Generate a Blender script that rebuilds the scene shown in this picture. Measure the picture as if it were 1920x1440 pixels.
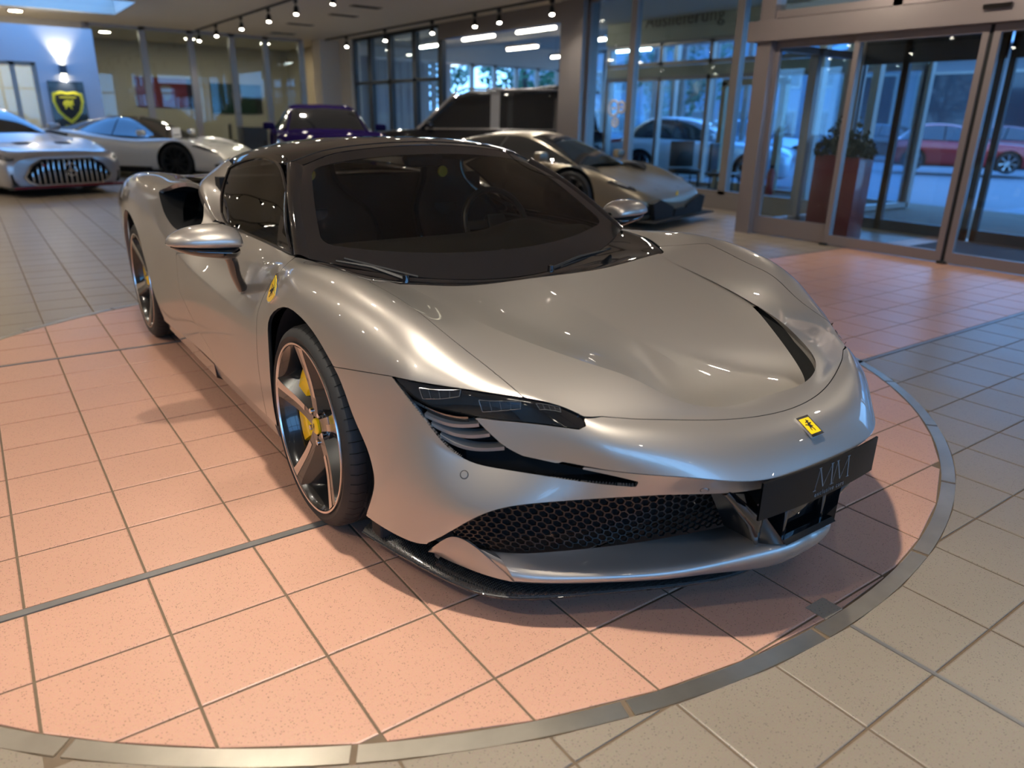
import bpy, bmesh, math, random
import numpy as np
from mathutils import Vector, Matrix
random.seed(7)
for _o in list(bpy.data.objects): bpy.data.objects.remove(_o)
SC = bpy.context.scene
# ------------------------------------------------------------------ camera
_cam = bpy.data.cameras.new('camera'); CAM = bpy.data.objects.new('camera', _cam); SC.collection.objects.link(CAM); SC.camera = CAM
CAM.matrix_world = Matrix(((.814359, .182104, -.551052, .096397), (-.580033, .287346, -.762230, -2.128948), (.019537, .940356, .339629, 1.287542), (0, 0, 0, 1)))
_cam.sensor_width = 36; _cam.lens = 25.7206; _cam.clip_start = .05; _cam.clip_end = 400
_cam.dof.use_dof = True; _cam.dof.focus_distance = 2.35; _cam.dof.aperture_fstop = 2.0
SC.view_settings.view_transform = 'Standard'; SC.view_settings.look = 'None'; SC.view_settings.gamma = 1; SC.view_settings.use_curve_mapping = False
SC.view_settings.exposure = 0.10
# ------------------------------------------------------------------ world: clear dusk sky
_w = bpy.data.worlds.new('dusk sky'); SC.world = _w; _w.use_nodes = True; _nt = _w.node_tree; _bg = _nt.nodes['Background']
_g = _nt.nodes.new('ShaderNodeTexCoord'); _sx = _nt.nodes.new('ShaderNodeSeparateXYZ'); _cr = _nt.nodes.new('ShaderNodeValToRGB')
_cr.color_ramp.elements[0].position = .0; _cr.color_ramp.elements[0].color = (.22, .45, .78, 1); _cr.color_ramp.elements[1].position = .7; _cr.color_ramp.elements[1].color = (.10, .26, .62, 1)
_nt.links.new(_g.outputs['Generated'], _sx.inputs[0]); _nt.links.new(_sx.outputs['Z'], _cr.inputs[0]); _nt.links.new(_cr.outputs[0], _bg.inputs[0]); _bg.inputs[1].default_value = 6.0
SPOT_W = 110.
SC.cycles.transparent_max_bounces = 32
CARX = 1.80
# ------------------------------------------------------------------ helpers
COL = bpy.context.scene.collection
MATS = {}
def lin(c):
    if isinstance(c, str):
        c = c.lstrip('#'); c = [int(c[i:i+2], 16)/255 for i in (0, 2, 4)]
        c = [x/12.92 if x <= .04045 else ((x+.055)/1.055)**2.4 for x in c]
    return (*c[:3], 1)
def mat(name, col=(.5, .5, .5), rough=.5, metal=0., coat=0., coat_rough=.03, spec=.5, trans=0., ior=1.45, emit=None, estr=1., noise=None, bump=None, alpha=1., sheen=0.):
    """procedural principled material; noise=(scale, amount) varies the colour, bump=(scale, strength) the relief"""
    if name in MATS: return MATS[name]
    m = bpy.data.materials.new(name); m.use_nodes = True; nt = m.node_tree; b = nt.nodes['Principled BSDF']
    b.inputs['Base Color'].default_value = lin(col); b.inputs['Roughness'].default_value = rough; b.inputs['Metallic'].default_value = metal
    b.inputs['Coat Weight'].default_value = coat; b.inputs['Coat Roughness'].default_value = coat_rough
    b.inputs['Specular IOR Level'].default_value = spec; b.inputs['Transmission Weight'].default_value = trans; b.inputs['IOR'].default_value = ior
    b.inputs['Alpha'].default_value = alpha; b.inputs['Sheen Weight'].default_value = sheen
    if emit is not None:
        b.inputs['Emission Color'].default_value = lin(emit); b.inputs['Emission Strength'].default_value = estr
    L = nt.links
    if noise or bump:
        tc = nt.nodes.new('ShaderNodeTexCoord')
    if noise:
        n = nt.nodes.new('ShaderNodeTexNoise'); n.inputs['Scale'].default_value = noise[0]; n.inputs['Detail'].default_value = 4; L.new(tc.outputs['Object'], n.inputs['Vector'])
        mx = nt.nodes.new('ShaderNodeMix'); mx.data_type = 'RGBA'; c = lin(col); a = noise[1]
        mx.inputs[6].default_value = (*[x*(1-a) for x in c[:3]], 1); mx.inputs[7].default_value = (*[min(1, x*(1+a)) for x in c[:3]], 1)
        L.new(n.outputs['Fac'], mx.inputs[0]); L.new(mx.outputs[2], b.inputs['Base Color'])
    if bump:
        n = nt.nodes.new('ShaderNodeTexNoise'); n.inputs['Scale'].default_value = bump[0]; L.new(tc.outputs['Object'], n.inputs['Vector'])
        bp = nt.nodes.new('ShaderNodeBump'); bp.inputs['Strength'].default_value = bump[1]; bp.inputs['Distance'].default_value = .002
        L.new(n.outputs['Fac'], bp.inputs['Height']); L.new(bp.outputs['Normal'], b.inputs['Normal'])
    MATS[name] = m; return m
def thin_glass(name, tint=(1, 1, 1), refl=1., rough=0.):
    """sheet glass: see-through with fresnel reflection, no refraction"""
    if name in MATS: return MATS[name]
    m = bpy.data.materials.new(name); m.use_nodes = True; nt = m.node_tree; nt.nodes.clear(); L = nt.links
    o = nt.nodes.new('ShaderNodeOutputMaterial'); t = nt.nodes.new('ShaderNodeBsdfTransparent'); g = nt.nodes.new('ShaderNodeBsdfGlossy')
    f = nt.nodes.new('ShaderNodeLayerWeight'); f.inputs['Blend'].default_value = .5; pw = nt.nodes.new('ShaderNodeMath'); pw.operation = 'POWER'; pw.inputs[1].default_value = 5
    mu = nt.nodes.new('ShaderNodeMath'); mu.operation = 'MULTIPLY_ADD'; mu.inputs[1].default_value = .92*refl; mu.inputs[2].default_value = .04*refl; mu.use_clamp = True; L.new(f.outputs['Facing'], pw.inputs[0])
    mx = nt.nodes.new('ShaderNodeMixShader'); t.inputs[0].default_value = lin(tint); g.inputs['Roughness'].default_value = rough
    L.new(pw.outputs[0], mu.inputs[0]); L.new(mu.outputs[0], mx.inputs[0]); L.new(t.outputs[0], mx.inputs[1]); L.new(g.outputs[0], mx.inputs[2]); L.new(mx.outputs[0], o.inputs[0])
    MATS[name] = m; return m
def link(name, me, parent=None):
    o = bpy.data.objects.new(name, me); COL.objects.link(o)
    if parent is not None: o.parent = parent
    return o
def mesh(name, V, F, m, parent=None, smooth=False, sharp=None):
    me = bpy.data.meshes.new(name); me.from_pydata([tuple(map(float, v)) for v in V], [], [tuple(map(int, f)) for f in F])
    if m is not None: me.materials.append(m)
    if smooth:
        me.polygons.foreach_set('use_smooth', [True]*len(me.polygons))
        if sharp: me.set_sharp_from_angle(angle=math.radians(sharp))
    me.update(); return link(name, me, parent)
def thing(name, label, cat, loc=(0, 0, 0), rz=0., group=None, kind=None):
    o = link(name, None); o.location = loc; o.rotation_euler = (0, 0, rz); return tag(o, label, cat, group, kind)
def tag(o, label=None, cat=None, group=None, kind=None):
    if label: o['label'] = label
    if cat: o['category'] = cat
    if group: o['group'] = group
    if kind: o['kind'] = kind
    return o
class MB:
    """collects simple shapes into one mesh"""
    def __init__(s): s.V = []; s.F = []
    def add(s, V, F):
        k = len(s.V); s.V += [tuple(v) for v in V]; s.F += [tuple(i+k for i in f) for f in F]; return s
    def box(s, x0, x1, y0, y1, z0, z1, bev=0.):
        if not bev:
            V = [(x, y, z) for z in (z0, z1) for x, y in ((x0, y0), (x1, y0), (x1, y1), (x0, y1))]
            return s.add(V, [(0, 3, 2, 1), (4, 5, 6, 7), (0, 1, 5, 4), (1, 2, 6, 5), (2, 3, 7, 6), (3, 0, 4, 7)])
        bm = bmesh.new(); bmesh.ops.create_cube(bm, size=1)
        for v in bm.verts: v.co = ((x0+x1)/2+v.co.x*(x1-x0), (y0+y1)/2+v.co.y*(y1-y0), (z0+z1)/2+v.co.z*(z1-z0))
        bmesh.ops.bevel(bm, geom=bm.edges[:], offset=bev, segments=2, profile=.5, affect='EDGES')
        bm.verts.index_update(); s.add([tuple(v.co) for v in bm.verts], [[v.index for v in f.verts] for f in bm.faces]); bm.free(); return s
    def tube(s, pts, r, n=8, cap=True):
        pts = [Vector(p) for p in pts]; rs = r if hasattr(r, '__len__') else [r]*len(pts); V = []; F = []
        up = None
        for i, p in enumerate(pts):
            d = (pts[min(i+1, len(pts)-1)]-pts[max(i-1, 0)]).normalized()
            if up is None: up = Vector((0, 0, 1)) if abs(d.z) < .9 else Vector((1, 0, 0))
            a = d.cross(up).normalized(); b = a.cross(d).normalized(); up = b
            for k in range(n):
                t = 2*math.pi*k/n; V.append(p+(a*math.cos(t)+b*math.sin(t))*rs[i])
        for i in range(len(pts)-1):
            for k in range(n): F.append((i*n+k, i*n+(k+1) % n, (i+1)*n+(k+1) % n, (i+1)*n+k))
        if cap: F.append(tuple(range(n))[::-1]); F.append(tuple(range((len(pts)-1)*n, len(pts)*n)))
        return s.add(V, F)
    def lathe(s, prof, n=32, axis='z', c=(0, 0, 0), close=False):
        """prof: (radius, along)"""
        V = []; F = []; m = len(prof)
        for k in range(n):
            t = 2*math.pi*k/n; C_, S_ = math.cos(t), math.sin(t)
            for r, h in prof:
                p = {'z': (r*C_, r*S_, h), 'x': (h, r*C_, r*S_), 'y': (r*S_, h, r*C_)}[axis]
                V.append((p[0]+c[0], p[1]+c[1], p[2]+c[2]))
        for k in range(n):
            k2 = (k+1) % n
            for j in range(m-1 if not close else m):
                j2 = (j+1) % m; F.append((k*m+j, k2*m+j, k2*m+j2, k*m+j2))
        return s.add(V, F)
    def prism(s, poly, d0, d1, axis='y'):
        """2-D polygon extruded along an axis: y -> (x,z), x -> (y,z), z -> (x,y)"""
        n = len(poly)
        f = {'y': lambda a, b, d: (a, d, b), 'x': lambda a, b, d: (d, a, b), 'z': lambda a, b, d: (a, b, d)}[axis]
        V = [f(a, b, d0) for a, b in poly]+[f(a, b, d1) for a, b in poly]
        F = [tuple(range(n))[::-1], tuple(range(n, 2*n))]+[(i, (i+1) % n, n+(i+1) % n, n+i) for i in range(n)]
        return s.add(V, F)
    def grid(s, G, closed=False):
        nu, nv = len(G), len(G[0]); V = [tuple(p) for r in G for p in r]
        F = [(i*nv+j, (i+1)*nv+j, (i+1)*nv+j+1, i*nv+j+1) for i in range(nu-1) for j in range(nv-1)]
        return s.add(V, F)
    def build(s, name, m, parent=None, smooth=False, sharp=35):
        return mesh(name, s.V, s.F, m, parent, smooth, sharp)
def fix_normals(o):
    bm = bmesh.new(); bm.from_mesh(o.data); bmesh.ops.recalc_face_normals(bm, faces=bm.faces); bm.to_mesh(o.data); bm.free(); return o
def copy_tree(o, parent=None):
    c = o.copy(); COL.objects.link(c)
    if parent is not None: c.parent = parent
    for ch in o.children: copy_tree(ch, c)
    return c
# outlines of the body panels in surface coordinates (station, row)
MARK = {'slat0': [(5.76, 4.514), (4.845, 3.902)], 'slat1': [(5.604, 4.57), (4.671, 4.156)], 'slat2': [(5.412, 4.686), (4.433, 4.592)], 'blade_mirror': [(6.063, 4.498), (4.993, 3.778)], 'mod0a': [(5.947, 4.017), (5.241, 3.172)], 'mod1a': [(4.891, 3.214), (4.284, 3.008)], 'mod2a': [(4.062, 2.968), (3.698, 2.524)], 'mod0b': [(5.823, 4.156), (5.211, 3.349)], 'mod1b': [(4.79, 3.514), (4.263, 3.33)], 'mod2b': [(3.988, 3.244), (3.653, 3.005)], 'sensor': [(4.972, 5.39), (4.972, 5.39)], 'shield': [(10.481, 4.365), (11.03, 5.253)], 'sensor2': [(1.605, 5.753), (1.605, 5.753)]}
CUT = {
 'hood': [(-0.4,0.97),(-0.4,2.02),(-0.311,2.017),(-0.222,2.014),(-0.134,2.011),(-0.044,2.008),(0.045,2.005),(0.135,2.003),(0.225,2.001),(0.316,2.0),(0.407,1.999),(0.498,1.999),(0.589,1.998),(0.68,1.999),(0.77,1.999),(0.858,1.999),(0.945,2.0),(1.029,2.0),(1.112,2.0),(1.193,2.0),(1.274,2.0),(1.353,2.0),(1.433,2.0),(1.514,2.0),(1.595,2.0),(1.676,1.999),(1.758,1.999),(1.839,1.999),(1.92,1.999),(1.999,2.0),(2.076,2.001),(2.153,2.002),(2.228,2.002),(2.303,2.002),(2.377,2.001),(2.452,1.998),(2.526,1.995),(2.6,1.993),(2.672,1.994),(2.742,1.999),(2.809,2.009),(2.874,2.024),(2.937,2.041),(3.0,2.06),(3.283,2.518),(3.384,2.432),(3.509,2.352),(3.652,2.328),(3.796,2.377),(3.922,2.483),(4.033,2.601),(4.149,2.667),(4.271,2.698),(4.416,2.416),(4.568,2.225),(4.72,2.099),(4.875,2.018),(5.039,1.984),(5.228,1.974),(5.423,1.976),(5.623,1.987),(5.826,2.005),(6.031,2.033),(6.236,2.05),(6.443,2.054),(6.651,2.044),(6.855,2.019),(7.041,1.993),(7.197,1.975),(7.352,1.965),(7.513,1.965),(7.678,1.978),(7.845,1.999),(8.002,2.04),(8.156,2.077),(8.279,2.113),(8.391,2.152),(8.511,2.193),(9.02,1.66),(9.33,1.4),(9.29,1.373),(9.249,1.346),(9.208,1.319),(9.166,1.293),(9.123,1.269),(9.079,1.246),(9.034,1.224),(8.987,1.205),(8.939,1.187),(8.891,1.171),(8.845,1.154),(8.802,1.136),(8.763,1.116),(8.731,1.094),(8.705,1.067),(8.686,1.037),(8.672,1.004),(8.66,0.97)],
 'nose': [(-0.4,2.02),(-0.311,2.017),(-0.222,2.014),(-0.134,2.011),(-0.044,2.008),(0.045,2.005),(0.135,2.003),(0.225,2.001),(0.316,2.0),(0.407,1.999),(0.498,1.999),(0.589,1.998),(0.68,1.999),(0.77,1.999),(0.858,1.999),(0.945,2.0),(1.029,2.0),(1.112,2.0),(1.193,2.0),(1.274,2.0),(1.353,2.0),(1.433,2.0),(1.514,2.0),(1.595,2.0),(1.676,1.999),(1.758,1.999),(1.839,1.999),(1.92,1.999),(1.999,2.0),(2.076,2.001),(2.153,2.002),(2.228,2.002),(2.303,2.002),(2.377,2.001),(2.452,1.998),(2.526,1.995),(2.6,1.993),(2.672,1.994),(2.742,1.999),(2.809,2.009),(2.874,2.024),(2.937,2.041),(3.0,2.06),(3.277,2.7),(3.248,3.263),(3.367,3.56),(3.48,3.635),(3.592,3.702),(3.706,3.756),(3.823,3.796),(3.945,3.819),(4.069,3.821),(4.197,3.804),(4.327,3.775),(4.455,3.745),(4.576,3.721),(4.687,3.708),(4.782,3.704),(4.857,3.704),(4.92,3.706),(4.821,3.83),(4.724,3.98),(4.629,4.136),(4.532,4.307),(4.433,4.484),(4.329,4.647),(4.223,4.79),(4.117,4.916),(3.997,4.981),(3.879,5.018),(3.764,5.04),(3.651,5.057),(3.6,5.0),(3.463,5.0),(3.325,5.0),(3.183,5.0),(3.035,5.0),(2.881,5.0),(2.72,5.0),(2.554,5.0),(2.386,5.0),(2.217,5.0),(2.048,5.0),(1.882,5.0),(1.718,5.0),(1.554,5.0),(1.391,5.0),(1.226,5.0),(1.058,5.0),(0.886,5.0),(0.71,5.0),(0.53,5.0),(0.348,5.0),(0.163,5.0),(-0.024,5.0),(-0.212,5.0),(-0.4,5.0)],
 'headlight': [(6.634,4.554),(6.471,4.409),(6.311,4.254),(6.157,4.097),(6.014,3.94),(5.875,3.779),(5.74,3.626),(5.605,3.481),(5.47,3.347),(5.332,3.224),(5.192,3.113),(5.049,3.021),(4.916,2.941),(4.787,2.88),(4.657,2.836),(4.526,2.805),(4.396,2.776),(4.266,2.737),(4.142,2.719),(4.025,2.658),(3.912,2.545),(3.783,2.453),(3.637,2.422),(3.496,2.441),(3.373,2.526),(3.277,2.7),(3.248,3.263),(3.367,3.56),(3.48,3.635),(3.592,3.702),(3.706,3.756),(3.823,3.796),(3.945,3.819),(4.069,3.821),(4.197,3.804),(4.327,3.775),(4.455,3.745),(4.576,3.721),(4.687,3.708),(4.782,3.704),(4.857,3.704),(4.92,3.706),(5.028,3.729),(5.149,3.776),(5.272,3.846),(5.398,3.938),(5.528,4.046),(5.664,4.153),(5.807,4.258),(5.959,4.35),(6.117,4.423),(6.284,4.481),(6.458,4.524),(6.634,4.554)],
 'slot': [(6.634,4.554),(6.516,4.562),(6.398,4.566),(6.278,4.568),(6.158,4.568),(6.039,4.57),(5.921,4.577),(5.807,4.593),(5.701,4.623),(5.6,4.665),(5.505,4.716),(5.413,4.77),(5.323,4.824),(5.233,4.873),(5.14,4.918),(5.042,4.963),(4.946,5.009),(4.857,5.044),(4.766,5.077),(4.675,5.105),(4.582,5.133),(4.487,5.163),(4.388,5.194),(4.288,5.228),(4.185,5.261),(4.079,5.294),(3.971,5.323),(3.858,5.348),(3.743,5.371),(3.629,5.39),(3.515,5.407),(3.402,5.423),(3.291,5.437),(3.182,5.449),(3.076,5.462),(2.968,5.476),(2.856,5.494),(2.744,5.515),(2.631,5.54),(2.624,5.331),(2.722,5.27),(2.817,5.219),(2.91,5.181),(3.003,5.154),(3.091,5.134),(3.181,5.12),(3.273,5.107),(3.366,5.096),(3.459,5.084),(3.555,5.07),(3.656,5.056),(3.763,5.039),(3.876,5.017),(3.995,4.981),(4.117,4.916),(4.223,4.79),(4.329,4.647),(4.433,4.484),(4.532,4.307),(4.629,4.136),(4.724,3.98),(4.821,3.83),(4.92,3.706),(5.028,3.729),(5.149,3.776),(5.272,3.846),(5.398,3.938),(5.528,4.046),(5.664,4.153),(5.807,4.258),(5.959,4.35),(6.117,4.423),(6.284,4.481),(6.458,4.524),(6.634,4.554)],
 'opening': [(6.634,4.554),(6.516,4.562),(6.398,4.566),(6.278,4.568),(6.158,4.568),(6.039,4.57),(5.921,4.577),(5.807,4.593),(5.701,4.623),(5.6,4.665),(5.505,4.716),(5.413,4.77),(5.323,4.824),(5.233,4.873),(5.14,4.918),(5.042,4.963),(4.946,5.009),(4.857,5.044),(4.766,5.077),(4.675,5.105),(4.582,5.133),(4.487,5.163),(4.388,5.194),(4.288,5.228),(4.185,5.261),(4.079,5.294),(3.971,5.323),(3.858,5.348),(3.743,5.371),(3.629,5.39),(3.515,5.407),(3.402,5.423),(3.291,5.437),(3.182,5.449),(3.076,5.462),(2.968,5.476),(2.856,5.494),(2.744,5.515),(2.631,5.54),(2.624,5.331),(2.722,5.27),(2.817,5.219),(2.91,5.181),(3.003,5.154),(3.091,5.134),(3.181,5.12),(3.273,5.107),(3.366,5.096),(3.459,5.084),(3.555,5.07),(3.656,5.056),(3.763,5.039),(3.876,5.017),(3.995,4.981),(4.117,4.916),(4.223,4.79),(4.329,4.647),(4.433,4.484),(4.532,4.307),(4.629,4.136),(4.724,3.98),(4.821,3.83),(4.92,3.706),(4.857,3.704),(4.782,3.704),(4.687,3.708),(4.576,3.721),(4.455,3.745),(4.327,3.775),(4.197,3.804),(4.069,3.821),(3.945,3.819),(3.823,3.796),(3.706,3.756),(3.592,3.702),(3.48,3.635),(3.367,3.56),(3.248,3.263),(3.277,2.7),(3.373,2.526),(3.496,2.441),(3.637,2.422),(3.783,2.453),(3.912,2.545),(4.025,2.658),(4.142,2.719),(4.266,2.737),(4.396,2.776),(4.526,2.805),(4.657,2.836),(4.787,2.88),(4.916,2.941),(5.049,3.021),(5.192,3.113),(5.332,3.224),(5.47,3.347),(5.605,3.481),(5.74,3.626),(5.875,3.779),(6.014,3.94),(6.157,4.097),(6.311,4.254),(6.471,4.409),(6.634,4.554)],
 'arch_front': [(10.78,8.6),(10.86,7.6),(10.84,6.719),(10.832,6.552),(10.832,6.392),(10.842,6.237),(10.862,6.088),(10.88,5.922),(10.863,5.727),(10.766,5.531),(10.562,5.339),(10.282,5.164),(9.985,5.04),(9.715,4.988),(9.492,4.99),(9.278,5.017),(9.064,5.043),(8.849,5.066),(8.653,5.092),(8.482,5.127),(8.331,5.172),(8.194,5.223),(8.069,5.278),(7.958,5.339),(7.861,5.412),(7.776,5.499),(7.699,5.601),(7.628,5.714),(7.558,5.834),(7.483,5.956),(7.403,6.059),(7.32,6.154),(7.242,6.254),(7.172,6.364),(7.116,6.485),(7.074,6.615),(7.042,6.75),(7.021,6.887),(7.018,7.034),(7.038,7.203),(7.078,7.38),(7.133,7.563),(7.197,7.748),(7.32,8.1),(7.36,8.6)],
 'bumper': [(-0.4,5.0),(-0.221,5.0),(-0.043,5.0),(0.134,5.0),(0.309,4.999),(0.482,4.999),(0.652,5.0),(0.819,5.0),(0.982,5.0),(1.141,5.0),(1.297,5.001),(1.451,5.001),(1.605,5.001),(1.76,5.001),(1.917,5.001),(2.079,4.999),(2.244,4.998),(2.409,4.996),(2.571,4.996),(2.727,4.996),(2.875,4.997),(3.01,5.0),(3.131,5.006),(3.243,5.012),(3.35,5.02),(3.356,5.097),(3.251,5.109),(3.149,5.124),(3.049,5.143),(2.946,5.17),(2.841,5.209),(2.735,5.263),(2.624,5.331),(2.631,5.54),(2.744,5.515),(2.856,5.494),(2.968,5.476),(3.076,5.462),(3.182,5.449),(3.291,5.437),(3.402,5.423),(3.515,5.407),(3.629,5.39),(3.743,5.371),(3.858,5.348),(3.971,5.323),(4.079,5.294),(4.185,5.261),(4.288,5.228),(4.388,5.194),(4.487,5.163),(4.582,5.133),(4.675,5.105),(4.766,5.077),(4.857,5.044),(4.946,5.009),(5.042,4.963),(5.14,4.918),(5.233,4.873),(5.323,4.824),(5.413,4.77),(5.505,4.716),(5.6,4.665),(5.701,4.623),(5.807,4.593),(5.921,4.577),(6.039,4.57),(6.158,4.568),(6.278,4.568),(6.398,4.566),(6.516,4.562),(6.634,4.554),(6.855,4.737),(7.056,4.881),(7.228,4.996),(7.402,5.076),(7.583,5.151),(7.775,5.231),(7.983,5.329),(8.4,5.2),(8.4,8.6),(8.079,8.642),(7.762,8.681),(7.453,8.714),(7.155,8.737),(6.874,8.747),(6.614,8.741),(6.377,8.716),(6.168,8.669),(5.991,8.595),(5.848,8.496),(5.728,8.378),(5.62,8.25),(5.398,7.947),(5.285,7.822),(5.196,7.678),(5.124,7.51),(5.061,7.32),(5.0,7.117),(4.947,6.918),(4.889,6.731),(4.825,6.567),(4.753,6.43),(4.674,6.322),(4.591,6.239),(4.503,6.177),(4.411,6.133),(4.317,6.102),(4.221,6.082),(4.122,6.07),(4.023,6.062),(3.918,6.055),(3.81,6.049),(3.7,6.042),(3.588,6.034),(3.474,6.025),(3.358,6.015),(3.239,6.005),(3.117,5.996),(2.994,5.987),(2.859,5.983),(2.722,5.982),(2.584,5.984),(2.444,5.987),(2.303,5.99),(2.163,5.989),(2.024,5.985),(2.0,6.0),(1.815,6.0),(1.63,6.0),(1.443,6.0),(1.252,6.0),(1.058,6.0),(0.86,6.0),(0.657,6.0),(0.45,6.0),(0.24,6.0),(0.028,6.0),(-0.186,6.0),(-0.4,6.0)],
 'fender': [(9.33,1.4),(9.02,1.66),(8.511,2.193),(8.391,2.152),(8.279,2.113),(8.156,2.077),(8.002,2.04),(7.845,1.999),(7.678,1.978),(7.513,1.965),(7.352,1.965),(7.197,1.975),(7.041,1.993),(6.855,2.019),(6.651,2.044),(6.443,2.054),(6.236,2.05),(6.031,2.033),(5.826,2.005),(5.623,1.987),(5.423,1.976),(5.228,1.974),(5.039,1.984),(4.875,2.018),(4.72,2.099),(4.568,2.225),(4.416,2.416),(4.271,2.698),(4.266,2.737),(4.396,2.776),(4.526,2.805),(4.657,2.836),(4.787,2.88),(4.916,2.941),(5.049,3.021),(5.192,3.113),(5.332,3.224),(5.47,3.347),(5.605,3.481),(5.74,3.626),(5.875,3.779),(6.014,3.94),(6.157,4.097),(6.311,4.254),(6.471,4.409),(6.634,4.554),(6.855,4.737),(7.056,4.881),(7.228,4.996),(7.402,5.076),(7.583,5.151),(7.775,5.231),(7.983,5.329),(8.4,5.2),(8.4,8.6),(11.28,8.6),(11.291,8.386),(11.302,8.172),(11.312,7.96),(11.322,7.75),(11.33,7.544),(11.336,7.341),(11.341,7.142),(11.344,6.948),(11.346,6.758),(11.346,6.57),(11.346,6.385),(11.345,6.2),(11.349,6.032),(11.361,5.823),(11.349,5.566),(11.293,5.277),(11.206,4.986),(11.101,4.65),(10.972,4.316),(10.846,3.969),(10.857,3.563),(10.987,3.1),(11.156,2.44),(11.13,2.16),(11.039,2.116),(10.948,2.073),(10.856,2.033),(10.762,1.995),(10.667,1.962),(10.57,1.934),(10.47,1.91),(10.369,1.886),(10.267,1.86),(10.164,1.831),(10.061,1.796),(9.957,1.753),(9.853,1.704),(9.748,1.649),(9.644,1.591),(9.539,1.529),(9.435,1.465),(9.33,1.4)],
 'door': [(11.156,2.44),(10.987,3.1),(10.857,3.563),(10.846,3.969),(10.972,4.316),(11.101,4.65),(11.206,4.986),(11.293,5.277),(11.349,5.566),(11.361,5.823),(11.349,6.032),(11.345,6.2),(11.346,6.385),(11.346,6.57),(11.346,6.758),(11.344,6.948),(11.341,7.142),(11.336,7.341),(11.33,7.544),(11.322,7.75),(11.312,7.96),(11.302,8.172),(11.291,8.386),(11.28,8.6),(13.62,8.6),(13.495,7.718),(13.652,7.636),(13.811,7.548),(13.969,7.448),(14.121,7.337),(14.267,7.221),(14.404,7.107),(14.531,6.999),(14.65,6.905),(14.765,6.816),(14.62,6.0),(14.524,5.865),(14.43,5.728),(14.34,5.587),(14.258,5.442),(14.185,5.289),(14.125,5.127),(14.076,4.957),(14.038,4.78),(14.009,4.599),(13.986,4.415),(13.969,4.231),(13.954,4.05),(13.94,3.872),(13.928,3.698),(13.917,3.527),(13.908,3.359),(13.902,3.191),(13.9,3.023),(13.902,2.855),(13.907,2.685),(13.915,2.514),(13.926,2.343),(13.937,2.172),(13.95,2.0),(13.802,2.0),(13.653,2.001),(13.504,2.001),(13.354,2.001),(13.203,2.001),(13.05,2.0),(12.896,2.0),(12.742,1.999),(12.586,1.998),(12.432,1.998),(12.28,1.998),(12.13,1.999),(11.984,2.0),(11.842,2.003),(11.703,2.006),(11.567,2.011),(11.433,2.015),(11.3,2.02)],
 'arch_rear': [(16.0,8.6),(16.02,8.3),(16.05,7.919),(16.138,7.774),(16.225,7.63),(16.304,7.481),(16.369,7.32),(16.421,7.15),(16.466,6.977),(16.507,6.811),(16.552,6.646),(16.606,6.485),(16.675,6.33),(16.764,6.186),(16.875,6.057),(17.006,5.928),(17.158,5.788),(17.45,5.75),(17.522,5.871),(17.593,5.993),(17.661,6.116),(17.724,6.242),(17.78,6.371),(17.829,6.503),(17.872,6.641),(17.908,6.785),(17.939,6.937),(17.965,7.097),(17.986,7.266),(18.002,7.443),(18.016,7.626),(18.026,7.814),(18.034,8.007),(18.04,8.203),(18.046,8.401),(18.05,8.6)],
 'quarter': [(13.61,8.59),(13.495,7.718),(13.652,7.636),(13.811,7.548),(13.969,7.448),(14.121,7.337),(14.267,7.221),(14.404,7.107),(14.531,6.999),(14.65,6.905),(14.765,6.816),(14.62,6.0),(14.524,5.865),(14.43,5.728),(14.34,5.587),(14.258,5.442),(14.185,5.289),(14.125,5.127),(14.076,4.957),(14.038,4.78),(14.009,4.599),(13.986,4.415),(13.969,4.231),(13.954,4.05),(13.94,3.872),(13.928,3.698),(13.917,3.527),(13.908,3.359),(13.902,3.191),(13.9,3.023),(13.902,2.855),(13.907,2.685),(13.915,2.514),(13.926,2.343),(13.937,2.172),(13.95,2.0),(14.5,1.7),(15.0,1.2),(19.2,1.2),(19.2,8.6),(13.62,8.6)],
 'intake': [(15.756,3.771),(15.785,3.662),(15.793,3.562),(15.767,3.477),(15.709,3.4),(15.642,3.313),(15.588,3.198),(15.548,3.06),(15.518,2.905),(15.496,2.741),(15.477,2.576),(15.459,2.418),(15.438,2.274),(15.409,2.148),(15.366,2.042),(15.304,1.954),(15.218,1.887),(15.117,1.851),(15.015,1.858),(14.918,1.908),(14.83,1.992),(14.752,2.097),(14.684,2.213),(14.625,2.337),(14.573,2.467),(14.526,2.603),(14.481,2.744),(14.438,2.888),(14.396,3.035),(14.358,3.184),(14.328,3.332),(14.307,3.48),(14.299,3.625),(14.305,3.767),(14.327,3.906),(14.362,4.044),(14.409,4.182),(14.465,4.321),(14.529,4.464),(14.599,4.611),(14.674,4.753),(14.756,4.874),(14.844,4.958),(14.939,4.992),(15.04,4.966),(15.142,4.893),(15.239,4.791),(15.325,4.679),(15.396,4.57)],
}
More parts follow.
